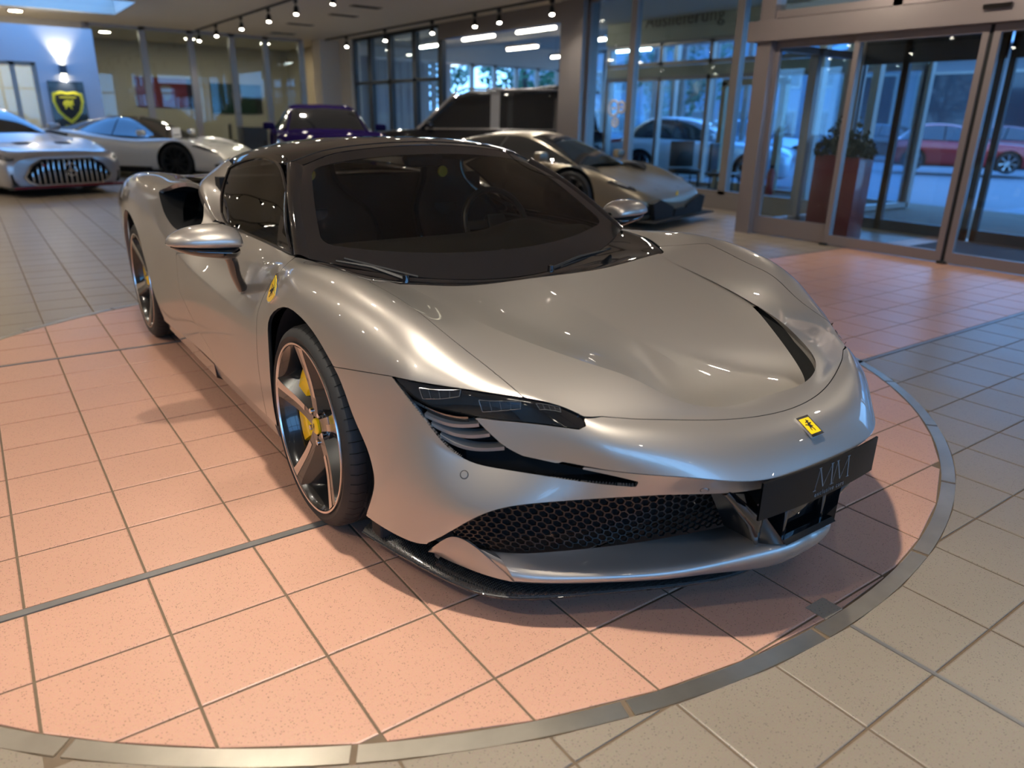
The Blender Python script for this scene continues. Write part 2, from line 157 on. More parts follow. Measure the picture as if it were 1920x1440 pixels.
# ------------------------------------------------------------------ smooth body surfaces (splines through points)
import numpy as np
def spl_matrix(t, te):
    """matrix that evaluates the natural cubic spline through knots t at te"""
    t = np.asarray(t, float); te = np.asarray(te, float); n = len(t); h = np.diff(t)
    A = np.zeros((n, n)); B = np.zeros((n, n)); A[0, 0] = A[-1, -1] = 1
    for i in range(1, n-1):
        A[i, i-1] = h[i-1]; A[i, i] = 2*(h[i-1]+h[i]); A[i, i+1] = h[i]
        B[i, i-1] = 6/h[i-1]; B[i, i] = -6/h[i-1]-6/h[i]; B[i, i+1] = 6/h[i]
    M = np.linalg.solve(A, B)
    k = np.clip(np.searchsorted(t, te, side='right')-1, 0, n-2)
    hk = h[k]; a = (t[k+1]-te)/hk; b = (te-t[k])/hk
    E = np.zeros((len(te), n)); r = np.arange(len(te))
    E[r, k] += a; E[r, k+1] += b
    E += ((a**3-a)*hk**2/6)[:, None]*M[k] + ((b**3-b)*hk**2/6)[:, None]*M[k+1]
    return E
def knots(P, ax):
    d = np.linalg.norm(np.diff(P, axis=ax), axis=2).mean(axis=1-ax)**.7
    return np.r_[0, np.cumsum(d)]
def idx2t(t, s):
    """station index (fractional) -> spline parameter"""
    return np.interp(s, np.arange(len(t)), t)
def spline_grid(P, us, vs):
    P = np.asarray(P, float); tu = knots(P, 0); tv = knots(P, 1)
    Eu = spl_matrix(tu, idx2t(tu, us)); Ev = spl_matrix(tv, idx2t(tv, vs))
    return np.einsum('ui,ijk,vj->uvk', Eu, P, Ev)
def spline_curve(P, n=40):
    P = np.asarray(P, float); d = np.r_[0, np.cumsum(np.linalg.norm(np.diff(P, axis=0), axis=1)**.7)]
    return spl_matrix(d, np.linspace(0, d[-1], n)) @ P
def sstep(a, b, x):
    t = np.clip((x-a)/(b-a), 0, 1); return t*t*(3-2*t)

# body stations: nose centre -> round the corner -> along the flank to the tail; points run bonnet -> sill (x is half width)
BODY = [
 # r0 bonnet inner       r1 tray crest       r2 bonnet edge      r3 crown             r4 shoulder         r5                  r6                   r7                  r8
 [(0,-.600,.615),     (0,-1.00,.577),     (0,-1.066,.560),    (0,-1.118,.538),    (0,-1.162,.500),    (0,-1.195,.452),    (0,-1.150,.402),    (0,-1.130,.30),     (0,-1.12,.20)],
 [(0,-.560,.622),     (.185,-.993,.580),  (.230,-1.029,.568), (.252,-1.078,.550), (.268,-1.125,.515), (.270,-1.168,.462), (.250,-1.128,.408), (.245,-1.10,.30),   (.24,-1.08,.20)],
 [(0,-.500,.632),     (.315,-.940,.607),  (.405,-.961,.584),  (.430,-.998,.571),  (.436,-1.045,.532), (.410,-1.088,.476), (.405,-1.038,.405), (.39,-1.01,.30),    (.38,-1.00,.20)],
 [(0,-.440,.642),     (.378,-.840,.643),  (.530,-.891,.598),  (.556,-.915,.583),  (.566,-.945,.543),  (.552,-.960,.480),  (.545,-.946,.395),  (.53,-.92,.30),     (.52,-.90,.20)],
 [(0,-.360,.655),     (.440,-.724,.666),  (.618,-.785,.630),  (.648,-.790,.618),  (.664,-.800,.560),  (.676,-.797,.480),  (.695,-.838,.383),  (.70,-.82,.30),     (.69,-.80,.20)],
 [(0,-.260,.670),     (.500,-.564,.688),  (.690,-.645,.669),  (.762,-.668,.640),  (.788,-.662,.550),  (.798,-.655,.460),  (.815,-.700,.365),  (.830,-.688,.28),   (.845,-.635,.20)],
 [(0,-.130,.688),     (.545,-.400,.710),  (.715,-.520,.716),  (.803,-.540,.706),  (.862,-.548,.640),  (.876,-.550,.540),  (.884,-.566,.42),   (.893,-.572,.30),   (.896,-.560,.19)],
 [(0,-.020,.700),     (.575,-.220,.735),  (.738,-.400,.757),  (.815,-.410,.768),  (.880,-.415,.722),  (.914,-.418,.620),  (.930,-.422,.47),   (.938,-.426,.33),   (.934,-.420,.19)],
 [(0,.060,.708),      (.595,-.060,.757),  (.752,-.190,.797),  (.835,-.200,.814),  (.908,-.200,.770),  (.944,-.200,.660),  (.957,-.200,.50),   (.957,-.200,.33),   (.950,-.200,.19)],
 [(0,.130,.713),      (.610,.060,.770),   (.758,.000,.812),   (.840,.000,.830),   (.914,.000,.787),   (.950,.000,.700),   (.964,.000,.55),    (.965,.000,.35),    (.956,.000,.20)],
 [(0,.300,.700),      (.620,.240,.760),   (.765,.210,.806),   (.845,.210,.822),   (.913,.210,.785),   (.946,.210,.700),   (.958,.210,.55),    (.960,.210,.36),    (.952,.210,.20)],
 [(0,.450,.690),      (.640,.430,.765),   (.775,.430,.802),   (.832,.430,.802),   (.884,.430,.768),   (.922,.430,.690),   (.946,.430,.56),    (.955,.430,.37),    (.948,.430,.205)],
 [(0,.700,.690),      (.660,.700,.770),   (.790,.700,.814),   (.818,.700,.800),   (.862,.700,.742),   (.908,.700,.660),   (.957,.700,.575),   (.964,.700,.38),    (.950,.700,.207)],
 [(0,1.05,.690),      (.670,1.05,.780),   (.798,1.05,.818),   (.820,1.05,.800),   (.856,1.05,.744),   (.900,1.05,.670),   (.962,1.05,.596),   (.966,1.05,.39),    (.950,1.05,.208)],
 [(0,1.40,.690),      (.690,1.40,.790),   (.810,1.40,.828),   (.836,1.40,.812),   (.872,1.40,.760),   (.915,1.40,.690),   (.968,1.40,.625),   (.965,1.40,.40),    (.948,1.40,.208)],
 [(0,1.75,.740),      (.700,1.75,.900),   (.800,1.75,.940),   (.868,1.75,.925),   (.918,1.75,.860),   (.950,1.75,.770),   (.980,1.75,.680),   (.974,1.75,.42),    (.955,1.75,.206)],
 [(0,2.15,.80),       (.700,2.15,.930),   (.830,2.15,.958),   (.900,2.15,.940),   (.948,2.15,.880),   (.972,2.15,.800),   (.986,2.15,.680),   (.986,2.15,.43),    (.975,2.15,.206)],
 [(0,2.65,.88),       (.680,2.65,.942),   (.820,2.65,.962),   (.900,2.65,.955),   (.950,2.65,.912),   (.976,2.65,.840),   (.988,2.65,.700),   (.988,2.65,.46),    (.980,2.65,.21)],
 [(0,3.15,.86),       (.660,3.15,.905),   (.800,3.15,.915),   (.880,3.15,.905),   (.930,3.15,.865),   (.958,3.15,.800),   (.972,3.15,.680),   (.970,3.15,.46),    (.960,3.15,.24)],
 [(0,3.58,.85),       (.640,3.58,.855),   (.770,3.58,.850),   (.840,3.58,.835),   (.885,3.58,.795),   (.910,3.58,.735),   (.922,3.58,.640),   (.915,3.58,.46),    (.890,3.58,.30)],
]
NB = len(BODY)
def body_eval(us, vs):
    """points of the right-hand half (x>0 here) at station index us, row index vs"""
    P = np.array(BODY, float); Q = P[:0:-1].copy(); Q[..., 0] *= -1
    F = np.concatenate([Q, P], 0); u2 = np.asarray(us)+NB-1
    J = spline_grid(F, u2, vs)
    # nose lip (row 5) is a true edge in front of the wheels
    tv = knots(F, 1); tu = knots(F, 0); Eu = spl_matrix(tu, idx2t(tu, u2)); vs = np.asarray(vs, float)
    R = np.einsum('ui,ijk->ujk', Eu, F)
    def split(row):
        a = vs <= row
        EA = spl_matrix(tv[:row+1], idx2t(tv, vs[a])); EB = spl_matrix(tv[row:], idx2t(tv, vs[~a]))
        K = np.empty_like(J); K[:, a] = np.einsum('vj,ujk->uvk', EA, R[:, :row+1]); K[:, ~a] = np.einsum('vj,ujk->uvk', EB, R[:, row:])
        return K
    us = np.asarray(us, float)
    w5 = 1-sstep(4.6, 6.2, us); w6 = sstep(10.9, 12.2, us)*(1-sstep(14.3, 15.6, us))
    return J + (split(5)-J)*w5[:, None, None] + (split(6)-J)*w6[:, None, None]*.8
# ------------------------------------------------------------------ cutting panels out of a smooth surface
def tri_grid(G):
    nu, nv = G.shape[:2]; ix = np.arange(nu*nv).reshape(nu, nv)
    a, b, c, d = ix[:-1, :-1].ravel(), ix[1:, :-1].ravel(), ix[1:, 1:].ravel(), ix[:-1, 1:].ravel()
    return np.r_[np.c_[a, b, c], np.c_[a, c, d]]
def in_poly(Q, P):
    x, y = Q[:, 0], Q[:, 1]; r = np.zeros(len(Q), bool); n = len(P)
    for i in range(n):
        x0, y0 = P[i]; x1, y1 = P[(i+1) % n]
        if y0 == y1: continue
        c = ((y0 > y) != (y1 > y)) & (x < (x1-x0)*(y-y0)/(y1-y0)+x0); r ^= c
    return r
def seg_dist(X, C):
    """distance of points X to polyline C"""
    D = np.full(len(X), 1e9)
    for i in range(len(C)-1):
        a = C[i]; d = C[i+1]-a; t = np.clip(((X-a)@d)/max(d@d, 1e-12), 0, 1)
        D = np.minimum(D, np.linalg.norm(X-a-t[:, None]*d, axis=1))
    return D
def clip(V, F, A, f, thr=0.):
    """keep the part of triangle mesh with f>=thr; A: extra per-vertex columns"""
    s = f-thr; s = np.where(np.abs(s) < 1e-7, 1e-7, s); ins = s > 0; k = ins[F].sum(1); full = F[k == 3]
    out = [full]; newV = [V]; newA = [A]; base = len(V); emap = {}
    ev = []
    def cut(i, j):
        key = (i, j) if i < j else (j, i)
        if key not in emap: emap[key] = base+len(ev); ev.append(key)
        return emap[key]
    add = []
    for t in F[(k == 1) | (k == 2)]:
        a, b, c = (int(q) for q in t)
        for _ in range(3):
            if (ins[a] and not ins[b] and not ins[c]) or (not ins[a] and ins[b] and ins[c]): break
            a, b, c = b, c, a
        p, q = cut(a, b), cut(a, c)
        if ins[a]: add.append((a, p, q))
        else: add += [(p, b, c), (p, c, q)]
    if ev:
        e = np.array(ev); w = (s[e[:, 0]]/(s[e[:, 0]]-s[e[:, 1]]))[:, None]
        newV.append(V[e[:, 0]]*(1-w)+V[e[:, 1]]*w); newA.append(A[e[:, 0]]*(1-w)+A[e[:, 1]]*w)
    V = np.concatenate(newV); A = np.concatenate(newA); F = np.concatenate([full, np.array(add, int).reshape(-1, 3)])
    u, inv = np.unique(F, return_inverse=True)
    return V[u], inv.reshape(-1, 3), A[u]
def densify(P, step=.12):
    P = np.asarray(P, float); out = []
    for a, b in zip(P, np.roll(P, -1, 0)):
        n = max(1, int(np.ceil(np.abs(b-a).max()/step))); out += [a+(b-a)*k/n for k in range(n)]
    return np.array(out)
def smooth_poly(P, corners=(), n=8):
    """closed outline: spline between the listed corner indices"""
    P = [tuple(p) for p in P]; c = sorted(corners)
    if not c:
        Q = np.array(P[-3:]+P+P[:3]); S = spline_curve(Q, (len(Q)-1)*n+1); return S[3*n:-(3*n)]
    out = []
    for a, b in zip(c, c[1:]+[c[0]+len(P)]):
        seg = [P[i % len(P)] for i in range(a, b+1)]
        S = spline_curve(seg, max(2, (len(seg)-1)*n+1)) if len(seg) > 2 else np.array(seg); out.append(S[:-1])
    return np.concatenate(out)
class Surf:
    """a parametric surface with its fine mesh"""
    def __init__(s, ev, us, vs):
        s.ev = ev; s.us = us; s.vs = vs; s.G = ev(us, vs)
        s.UV = np.stack(np.meshgrid(us, vs, indexing='ij'), -1).reshape(-1, 2); s.V = s.G.reshape(-1, 3); s.F = tri_grid(s.G)
    def pts(s, uv):
        uv = np.asarray(uv, float); i = np.interp(uv[:, 0], s.us, np.arange(len(s.us))); j = np.interp(uv[:, 1], s.vs, np.arange(len(s.vs)))
        i0 = np.clip(i.astype(int), 0, len(s.us)-2); j0 = np.clip(j.astype(int), 0, len(s.vs)-2); a = (i-i0)[:, None]; b = (j-j0)[:, None]; G = s.G
        return (G[i0, j0]*(1-a)+G[i0+1, j0]*a)*(1-b)+(G[i0, j0+1]*(1-a)+G[i0+1, j0+1]*a)*b
    def panel(s, inside=(), outside=(), gap=.0018):
        """inside / outside: closed uv outlines; returns V, F, UV"""
        lo = np.max([np.min(p, 0) for p in inside], 0) if inside else s.UV.min(0); hi = np.min([np.max(p, 0) for p in inside], 0) if inside else s.UV.max(0)
        k = np.all((s.UV >= lo-.25) & (s.UV <= hi+.25), 1); F = s.F[k[s.F].all(1)]; u, inv = np.unique(F, return_inverse=True)
        V, F, A = s.V[u], inv.reshape(-1, 3), s.UV[u]
        for polys, sg in ((inside, 1), (outside, -1)):
            for p in polys:
                q = densify(p); C_ = s.pts(np.clip(q, [s.us[0], s.vs[0]], [s.us[-1], s.vs[-1]])); C_[:, 0] += np.minimum(q[:, 0]-s.us[0], 0)*2; C_[:, 1] += np.maximum(q[:, 0]-s.us[-1], 0)*2; C_[:, 2] -= np.maximum(q[:, 1]-s.vs[-1], 0)*.5; C_ = np.r_[C_, C_[:1]]
                blo = C_.min(0)-.08; bhi = C_.max(0)+.08; near = np.all((V > blo) & (V < bhi), 1); d = np.full(len(V), .1); d[near] = seg_dist(V[near], C_)
                f = np.where(in_poly(A, p), d, -d)*sg
                V, F, A = clip(V, F, A, f, gap)
        return V, F, A
def vnormals(V, F):
    n = np.cross(V[F[:, 1]]-V[F[:, 0]], V[F[:, 2]]-V[F[:, 0]]); N = np.zeros_like(V)
    for k in range(3): np.add.at(N, F[:, k], n)
    return N/np.maximum(np.linalg.norm(N, axis=1), 1e-12)[:, None]
def boundary(F):
    E = np.concatenate([F[:, [0, 1]], F[:, [1, 2]], F[:, [2, 0]]]); K = np.sort(E, 1)
    _, inv, cnt = np.unique(K, axis=0, return_inverse=True, return_counts=True); return E[cnt[inv.ravel()] == 1]
def flange(V, F, N, depth, skip=None, lip=.0012):
    """turn the panel edge inwards: a small rounded lip, then the return"""
    E = boundary(F)
    if skip is not None: E = E[~(skip[E[:, 0]] & skip[E[:, 1]])]
    if len(E) == 0: return V, F
    b, inv = np.unique(E, return_inverse=True); inv = inv.reshape(-1, 2); k = len(V); m = len(b)
    d = depth if np.isscalar(depth) else depth[b][:, None]
    W = np.concatenate([V, V[b], V[b]-N[b]*d])
    a0, a1 = k+inv[:, 0], k+inv[:, 1]; b0, b1 = k+m+inv[:, 0], k+m+inv[:, 1]
    return W, np.concatenate([F, np.c_[a1, a0, b0], np.c_[a1, b0, b1]])
def mirror_x(V): W = V.copy(); W[:, 0] *= -1; return W
def weld(parts):
    """join triangle sets, welding equal vertices"""
    V = np.concatenate([p[0] for p in parts]); o = np.cumsum([0]+[len(p[0]) for p in parts]); F = np.concatenate([p[1]+k for p, k in zip(parts, o)])
    _, first, inv = np.unique(np.round(V, 5), axis=0, return_index=True, return_inverse=True); F = inv.ravel()[F]
    F = F[(F[:, 0] != F[:, 1]) & (F[:, 1] != F[:, 2]) & (F[:, 0] != F[:, 2])]; return V[first], F
def np_mesh(name, V, F, m, parent=None, smooth=True):
    me = bpy.data.meshes.new(name); me.vertices.add(len(V)); me.vertices.foreach_set('co', np.ascontiguousarray(V, dtype=np.float32).ravel())
    me.loops.add(len(F)*3); me.loops.foreach_set('vertex_index', np.ascontiguousarray(F, dtype=np.int32).ravel())
    me.polygons.add(len(F)); me.polygons.foreach_set('loop_start', np.arange(len(F), dtype=np.int32)*3)
    me.polygons.foreach_set('use_smooth', np.full(len(F), smooth)); me.update(calc_edges=True); me.validate()
    if m is not None: me.materials.append(m)
    return link(name, me, parent)
def put_panel(name, VFA, m, parent, side, depth=.012, both=False, flip=True, seam=None, skip=None):
    """side -1: right-hand half, 1: left-hand half, both: welded across the centre line"""
    V, F = VFA[0], VFA[1]
    def half(sg):
        W = V.copy(); W[:, 0] *= sg; return W, (F if sg < 0 else F[:, ::-1])
    if both: W, H = weld([half(-1), half(1)])
    else: W, H = half(side)
    n_ = np.cross(W[H[:, 1]]-W[H[:, 0]], W[H[:, 2]]-W[H[:, 0]]); c_ = W[H].mean(1)-np.array([0, 1.2, .3])
    if (n_*c_).sum() < 0: H = H[:, ::-1]
    N = vnormals(W, H)
    k = len(H)
    if depth: W, H = flange(W, H, N, depth, skip(W) if skip is not None else None)
    o = np_mesh(name, W, H, m, parent)
    if seam is not None:
        o.data.materials.append(seam); ix = np.zeros(len(o.data.polygons), np.int32); ix[k:] = 1; o.data.polygons.foreach_set('material_index', ix)  # edge returns coloured dark as painted shadow in the joints
    return o
# ------------------------------------------------------------------ floor: tiles, strips and the round inlay
T = .3064; CEIL = 3.40
def clip_half(poly, f):
    out = []; n = len(poly)
    for i in range(n):
        a, b = poly[i], poly[(i+1) % n]; fa, fb = f(a), f(b)
        if fa >= 0: out.append(a)
        if (fa >= 0) != (fb >= 0): t = fa/(fa-fb); out.append((a[0]+(b[0]-a[0])*t, a[1]+(b[1]-a[1])*t))
    return out
EC = (6.03, 3.97); EA, EB = 8.52, 8.215
def ell(p, k): return ((p[0]-EC[0])/(EA+k))**2+((p[1]-EC[1])/(EB+k))**2-1
def cut_ell(poly, inside, k):
    """clip a small convex polygon by the inlay outline"""
    pts = []; n = len(poly); sg = 1 if inside else -1
    dense = []
    for i in range(n):
        a, b = poly[i], poly[(i+1) % n]
        for q in range(4): dense.append((a[0]+(b[0]-a[0])*q/4, a[1]+(b[1]-a[1])*q/4))
    f = lambda p: -sg*ell(p, k)
    if all(f(p) >= 0 for p in dense): return poly
    if all(f(p) < 0 for p in dense): return None
    res = clip_half(dense, f)
    return res if len(res) >= 3 else None
def poly_area(p): return abs(sum(p[i][0]*p[(i+1) % len(p)][1]-p[(i+1) % len(p)][0]*p[i][1] for i in range(len(p))))/2
XR = list(range(-24, 34)); S0 = .105
def row_edges():
    R = []
    for j in range(-26, 72):
        lo = j*.9932; hi = (j+1)*.9932
        if j < 0: lo -= S0; hi -= S0
        if j >= 8: lo += .09; hi += .09
        if j == 7: pass
        R.append((lo, hi, j))
    return R
g2 = .0115
tiles = []
for lo, hi, j in row_edges():
    for i in XR:
        x0, x1 = i+g2, i+1-g2; y0, y1 = lo+g2, hi-g2
        base = [(x0, y0), (x1, y0), (x1, y1), (x0, y1)]
        cx, cy = i+.5, (lo+hi)/2
        if cx*T > 9.85 and not (0 < cy < 12 and cx*T < 10): continue
        if cx*T < -5.9 or cy*T < -6.9 or cy*T > 20.9: continue
        path = 0 <= j < 8
        inn = cut_ell(base, True, -.092); out = cut_ell(base, False, .092)
        if inn and poly_area(inn) > .01: tiles.append((inn, 'pink', i, j))
        if out and poly_area(out) > .01: tiles.append((out, 'pink' if path else 'grey', i, j))
def tile_material(name, col, dark, amt):
    m = bpy.data.materials.new(name); m.use_nodes = True; nt = m.node_tree; b = nt.nodes['Principled BSDF']; L = nt.links; MATS[name] = m
    tc = nt.nodes.new('ShaderNodeTexCoord'); n1 = nt.nodes.new('ShaderNodeTexVoronoi'); n1.inputs['Scale'].default_value = 230; sp = nt.nodes.new('ShaderNodeSeparateColor'); mr = nt.nodes.new('ShaderNodeMath'); mr.operation = 'MULTIPLY'; mr.inputs[1].default_value = .42
    L.new(n1.outputs['Color'], sp.inputs[0]); pw = nt.nodes.new('ShaderNodeMath'); pw.operation = 'POWER'; pw.inputs[1].default_value = 3; L.new(sp.outputs[0], pw.inputs[0]); L.new(pw.outputs[0], mr.inputs[0])
    r1 = nt.nodes.new('ShaderNodeMath'); r1.operation = 'SUBTRACT'; L.new(n1.outputs['Distance'], r1.inputs[0]); L.new(mr.outputs[0], r1.inputs[1]); r2 = nt.nodes.new('ShaderNodeMapRange'); r2.inputs[1].default_value = -.02; r2.inputs[2].default_value = .06; r2.inputs[3].default_value = .35; L.new(r1.outputs[0], r2.inputs[0])
    n2 = nt.nodes.new('ShaderNodeTexNoise'); n2.inputs['Scale'].default_value = 2.2; n2.inputs['Detail'].default_value = 5; n3 = nt.nodes.new('ShaderNodeTexNoise'); n3.inputs['Scale'].default_value = 420
    mx = nt.nodes.new('ShaderNodeMix'); mx.data_type = 'RGBA'; mx.inputs[6].default_value = lin(dark); c = lin(col); L.new(r2.outputs[0], mx.inputs[0])
    m2 = nt.nodes.new('ShaderNodeMix'); m2.data_type = 'RGBA'; m2.inputs[6].default_value = (*[x*(1-amt) for x in c[:3]], 1); m2.inputs[7].default_value = (*[min(1, x*(1+amt)) for x in c[:3]], 1); L.new(n2.outputs['Fac'], m2.inputs[0])
    m3 = nt.nodes.new('ShaderNodeMix'); m3.data_type = 'RGBA'; m3.blend_type = 'SOFT_LIGHT'; m3.inputs[0].default_value = .35; L.new(m2.outputs[2], m3.inputs[6]); L.new(n3.outputs['Color'], m3.inputs[7]); L.new(m3.outputs[2], mx.inputs[7])
    for n in (n1, n2, n3): L.new(tc.outputs['Object'], n.inputs['Vector'])
    L.new(mx.outputs[2], b.inputs['Base Color'])
    rr = nt.nodes.new('ShaderNodeMapRange'); rr.inputs[3].default_value = .26; rr.inputs[4].default_value = .42; L.new(n2.outputs['Fac'], rr.inputs[0]); L.new(rr.outputs[0], b.inputs['Roughness'])
    bp = nt.nodes.new('ShaderNodeBump'); bp.inputs['Strength'].default_value = .12; bp.inputs['Distance'].default_value = .001; L.new(n3.outputs['Fac'], bp.inputs['Height']); L.new(bp.outputs[0], b.inputs['Normal'])
    b.inputs['Specular IOR Level'].default_value = .5; return m
tm = {'pink': tile_material('terracotta tile', '#bd917b', '#54392c', .08), 'grey': tile_material('grey beige tile', '#887c6d', '#3a332b', .08)}
grout = mat('grout', '#6b5b49', .85, noise=(40, .2)); strip_m = mat('brushed steel strip', (.30, .29, .28), .42, .8, noise=(9, .25)); ring_m = mat('worn steel ring', (.60, .56, .48), .34, 1., noise=(7, .3), bump=(60, .05))
floor = tag(MB().box(-6.2, 14, -7.2, 21.2, -.12, -.0035).build('floor', grout), kind='structure')
def tile_geo(poly, z0=-.006):
    n = len(poly); c = (sum(p[0] for p in poly)/n, sum(p[1] for p in poly)/n); e = .0035
    ins = [(p[0]*T+(c[0]-p[0])*T*e/.15, p[1]*T+(c[1]-p[1])*T*e/.15) for p in poly]
    V = [(x, y, 0.) for x, y in ins]+[(p[0]*T, p[1]*T, -.0013) for p in poly]+[(p[0]*T, p[1]*T, z0) for p in poly]
    F = [tuple(range(n))]+[(i, n+i, n+(i+1) % n, (i+1) % n) for i in range(n)]+[(n+i, 2*n+i, 2*n+(i+1) % n, n+(i+1) % n) for i in range(n)]
    return V, F
cp = CAM.matrix_world.translation; Rm = CAM.matrix_world.to_3x3().transposed()
def in_view(p):
    q = Rm @ (Vector((p[0]*T, p[1]*T, 0))-cp)
    if q.z > -.1: return None
    u = .7145*-0+q.x/-q.z*_cam.lens/36; v = q.y/-q.z*_cam.lens/36
    return -q.z if abs(u) < .53 and abs(v) < .40 else None
scored = []
for t in tiles:
    c = (sum(p[0] for p in t[0])/len(t[0]), sum(p[1] for p in t[0])/len(t[0])); d = in_view(c); scored.append((1e3 if d is None else d, t))
def under_car(p): return 3.0 < p[0] < 8.7 and -2.2 < p[1] < 11
near = sorted([s for s in scored if s[0] < 900 and not under_car(s[1][0][0])], key=lambda s: s[0])[:300]; nid = {id(s[1]) for s in near}
shared = {}
for _, t in near:
    V, F = tile_geo(t[0]); o = mesh('tile', V, F, tm[t[1]], floor)
for kind, nm in (('pink', 'terracotta_tiles'), ('grey', 'grey_tiles')):
    mb = MB()
    for t in tiles:
        if t[1] == kind and id(t) not in nid: mb.add(*tile_geo(t[0]))
    o = mb.build(nm, tm[kind], floor); o['kind'] = 'stuff'
def tbox(name, x0, x1, y0, y1, z0, z1, m): return MB().box(x0*T, x1*T, y0*T, y1*T, z0, z1).build(name, m, floor)
tbox('floor_strip', -19, 31.9, -S0+.008, -.008, -.006, .0006, strip_m); tbox('floor_strip', -19, 31.9, 8*.9932+.012, 8*.9932+.078, -.006, .0006, strip_m)
tbox('floor_strip', 5.99, 6.03, -20, EC[1]-EB-.09, -.006, .0008, strip_m)
tbox('stone_insert', 5.89, 6.165, EC[1]-EB+.085, -3.95, -.006, .0009, tm['grey'])
nseg = 26
for k in range(nseg):
    a0, a1 = 2*math.pi*(k+.33)/nseg+.003, 2*math.pi*(k+1.33)/nseg-.003; V = []; F = []
    for q in range(9):
        a = a0+(a1-a0)*q/8
        for kk, z in ((-.078, -.006), (-.078, .0006), (.078, .0006), (.078, -.006)): V.append(((EC[0]+(EA+kk)*math.cos(a))*T, (EC[1]+(EB+kk)*math.sin(a))*T, z))
    for q in range(8):
        for e in range(3): F.append((q*4+e, q*4+e+1, q*4+5+e, q*4+4+e))
    F += [(0, 3, 2, 1)[::-1], (32, 35, 34, 33)]; mesh('ring_segment', V, F, ring_m, floor)

# ------------------------------------------------------------------ shell
wall_m = mat('warm white wall', '#d2ccc2', .8, noise=(3, .03)); ceil_m = mat('ceiling', '#dad3c6', .85, noise=(2, .03)); alu = mat('grey aluminium', '#8f8784', .38, .55); alu_w = mat('champagne aluminium', '#a39a92', .35, .5); dark_alu = mat('dark frame', '#3c4146', .4, .4)
pane_m = thin_glass('window pane', (.88, .96, 1.), 1.); 
def struct(o): return tag(o, kind='structure')
# ceiling with a roof light opening at the far left
SKX0, SKX1, SKY0, SKY1 = .6, 3.50, 16.0, 18.6
cm = MB()
for b in ((-6.2, SKX0, -7.2, 21.2), (SKX1, 13.4, -7.2, 21.2), (SKX0, SKX1, -7.2, SKY0), (SKX0, SKX1, SKY1, 21.2)): cm.box(*b, CEIL, CEIL+.15)
ceiling = struct(cm.build('ceiling', ceil_m))
struct(MB().box(SKX0-.0, SKX1, SKY0, SKY1, CEIL+.30, CEIL+.32).build('window_8', pane_m))
for nm, b in (('trim_1', (SKX0-.05, SKX1+.05, SKY0-.05, SKY0)), ('trim_2', (SKX0-.05, SKX1+.05, SKY1, SKY1+.05)), ('trim_3', (SKX0-.05, SKX0, SKY0, SKY1)), ('trim_4', (SKX1, SKX1+.05, SKY0, SKY1))):
    struct(MB().box(*b, CEIL+.15, CEIL+.34).build(nm, wall_m))
struct(MB().box(-6.2, -6.0, -7.2, 21.2, 0, CEIL).build('wall_left', wall_m))
def mullions(parent, horizontal, pts, w, d, z0, z1, at, m, name='mullion'):
    for p in pts:
        b = (p-w/2, p+w/2, at-d/2, at+d/2) if horizontal else (at-d/2, at+d/2, p-w/2, p+w/2)
        MB().box(*b, z0, z1).build(name, m, parent)
def glass_wall(name, axis, at, lo, hi, z0, z1, posts, m, rails=(), w=.09, d=.12, tint=pane_m):
    """framed glazing: axis 'x' runs along x at y=at, 'y' runs along y at x=at; panes and posts are parts"""
    root = struct(link(name, None)); H = axis == 'x'; ps = sorted(posts)
    mullions(root, H, ps, w, d, z0, z1, at, m)
    for a, b in zip(ps[:-1], ps[1:]):
        zs = sorted([z0]+[r for r in rails]+[z1])
        for za, zb in zip(zs[:-1], zs[1:]):
            bb = (a+w/2, b-w/2, at-.006, at+.006) if H else (at-.006, at+.006, a+w/2, b-w/2); MB().box(*bb, za+.02, zb-.02).build('pane', tint, root)
        for r in list(rails)+[z0+.06, z1-.04]:
            bb = (a, b, at-d/2, at+d/2) if H else (at-d/2, at+d/2, a, b); MB().box(*bb, r-.04, r+.04).build('rail', m, root)
    return root
# back wall: glazed office partition, column, rooms behind
glass_wall('window_1', 'x', 20.9, 3.1, 9.2, 0, CEIL, [3.15, 4.45, 5.65, 6.75, 7.7, 8.75], alu_w, rails=(), w=.16)
struct(MB().box(9.15, 9.95, 20.4, 21.0, 0, CEIL).build('wall_column', wall_m))
struct(MB().box(-6.2, 3.1, 20.9, 21.1, 0, CEIL).build('wall_back', wall_m))
room_m = mat('office wall', '#b3aa97', .8); struct(MB().box(2.0, 9.9, 25.4, 25.6, 0, CEIL).build('wall_office', room_m)); struct(MB().box(2.0, 9.9, 21, 25.6, -.02, 0.0).build('floor_office', mat('office floor', '#5a5148', .6))); struct(MB().box(2.0, 2.1, 21.1, 25.6, 0, CEIL).build('wall_office_left', room_m)); struct(MB().box(2, 13.4, 21.2, 25.6, CEIL, CEIL+.1).build('ceiling_office', ceil_m))
struct(MB().box(9.9, 10.0, 21.1, 25.6, 0, CEIL).build('wall_office_right', room_m))
# rear screen wall slab carrying the shield sign
sl_m = mat('white slab', '#cfced2', .7); struct(MB().box(1.75, 2.98, 18.7, 18.95, 0, 3.06).build('wall_slab', sl_m)); struct(MB().box(-4.0, 1.75, 18.7, 18.95, 2.30, 3.06).build('wall_slab_lintel', sl_m)); struct(MB().box(-4.0, -.9, 18.7, 18.95, 0, 2.30).build('wall_slab_left', sl_m))
glass_wall('window_12', 'x', 18.82, -.9, 1.75, 0, 2.30, [-.85, .37, 1.29, 1.71], alu_w, w=.10)
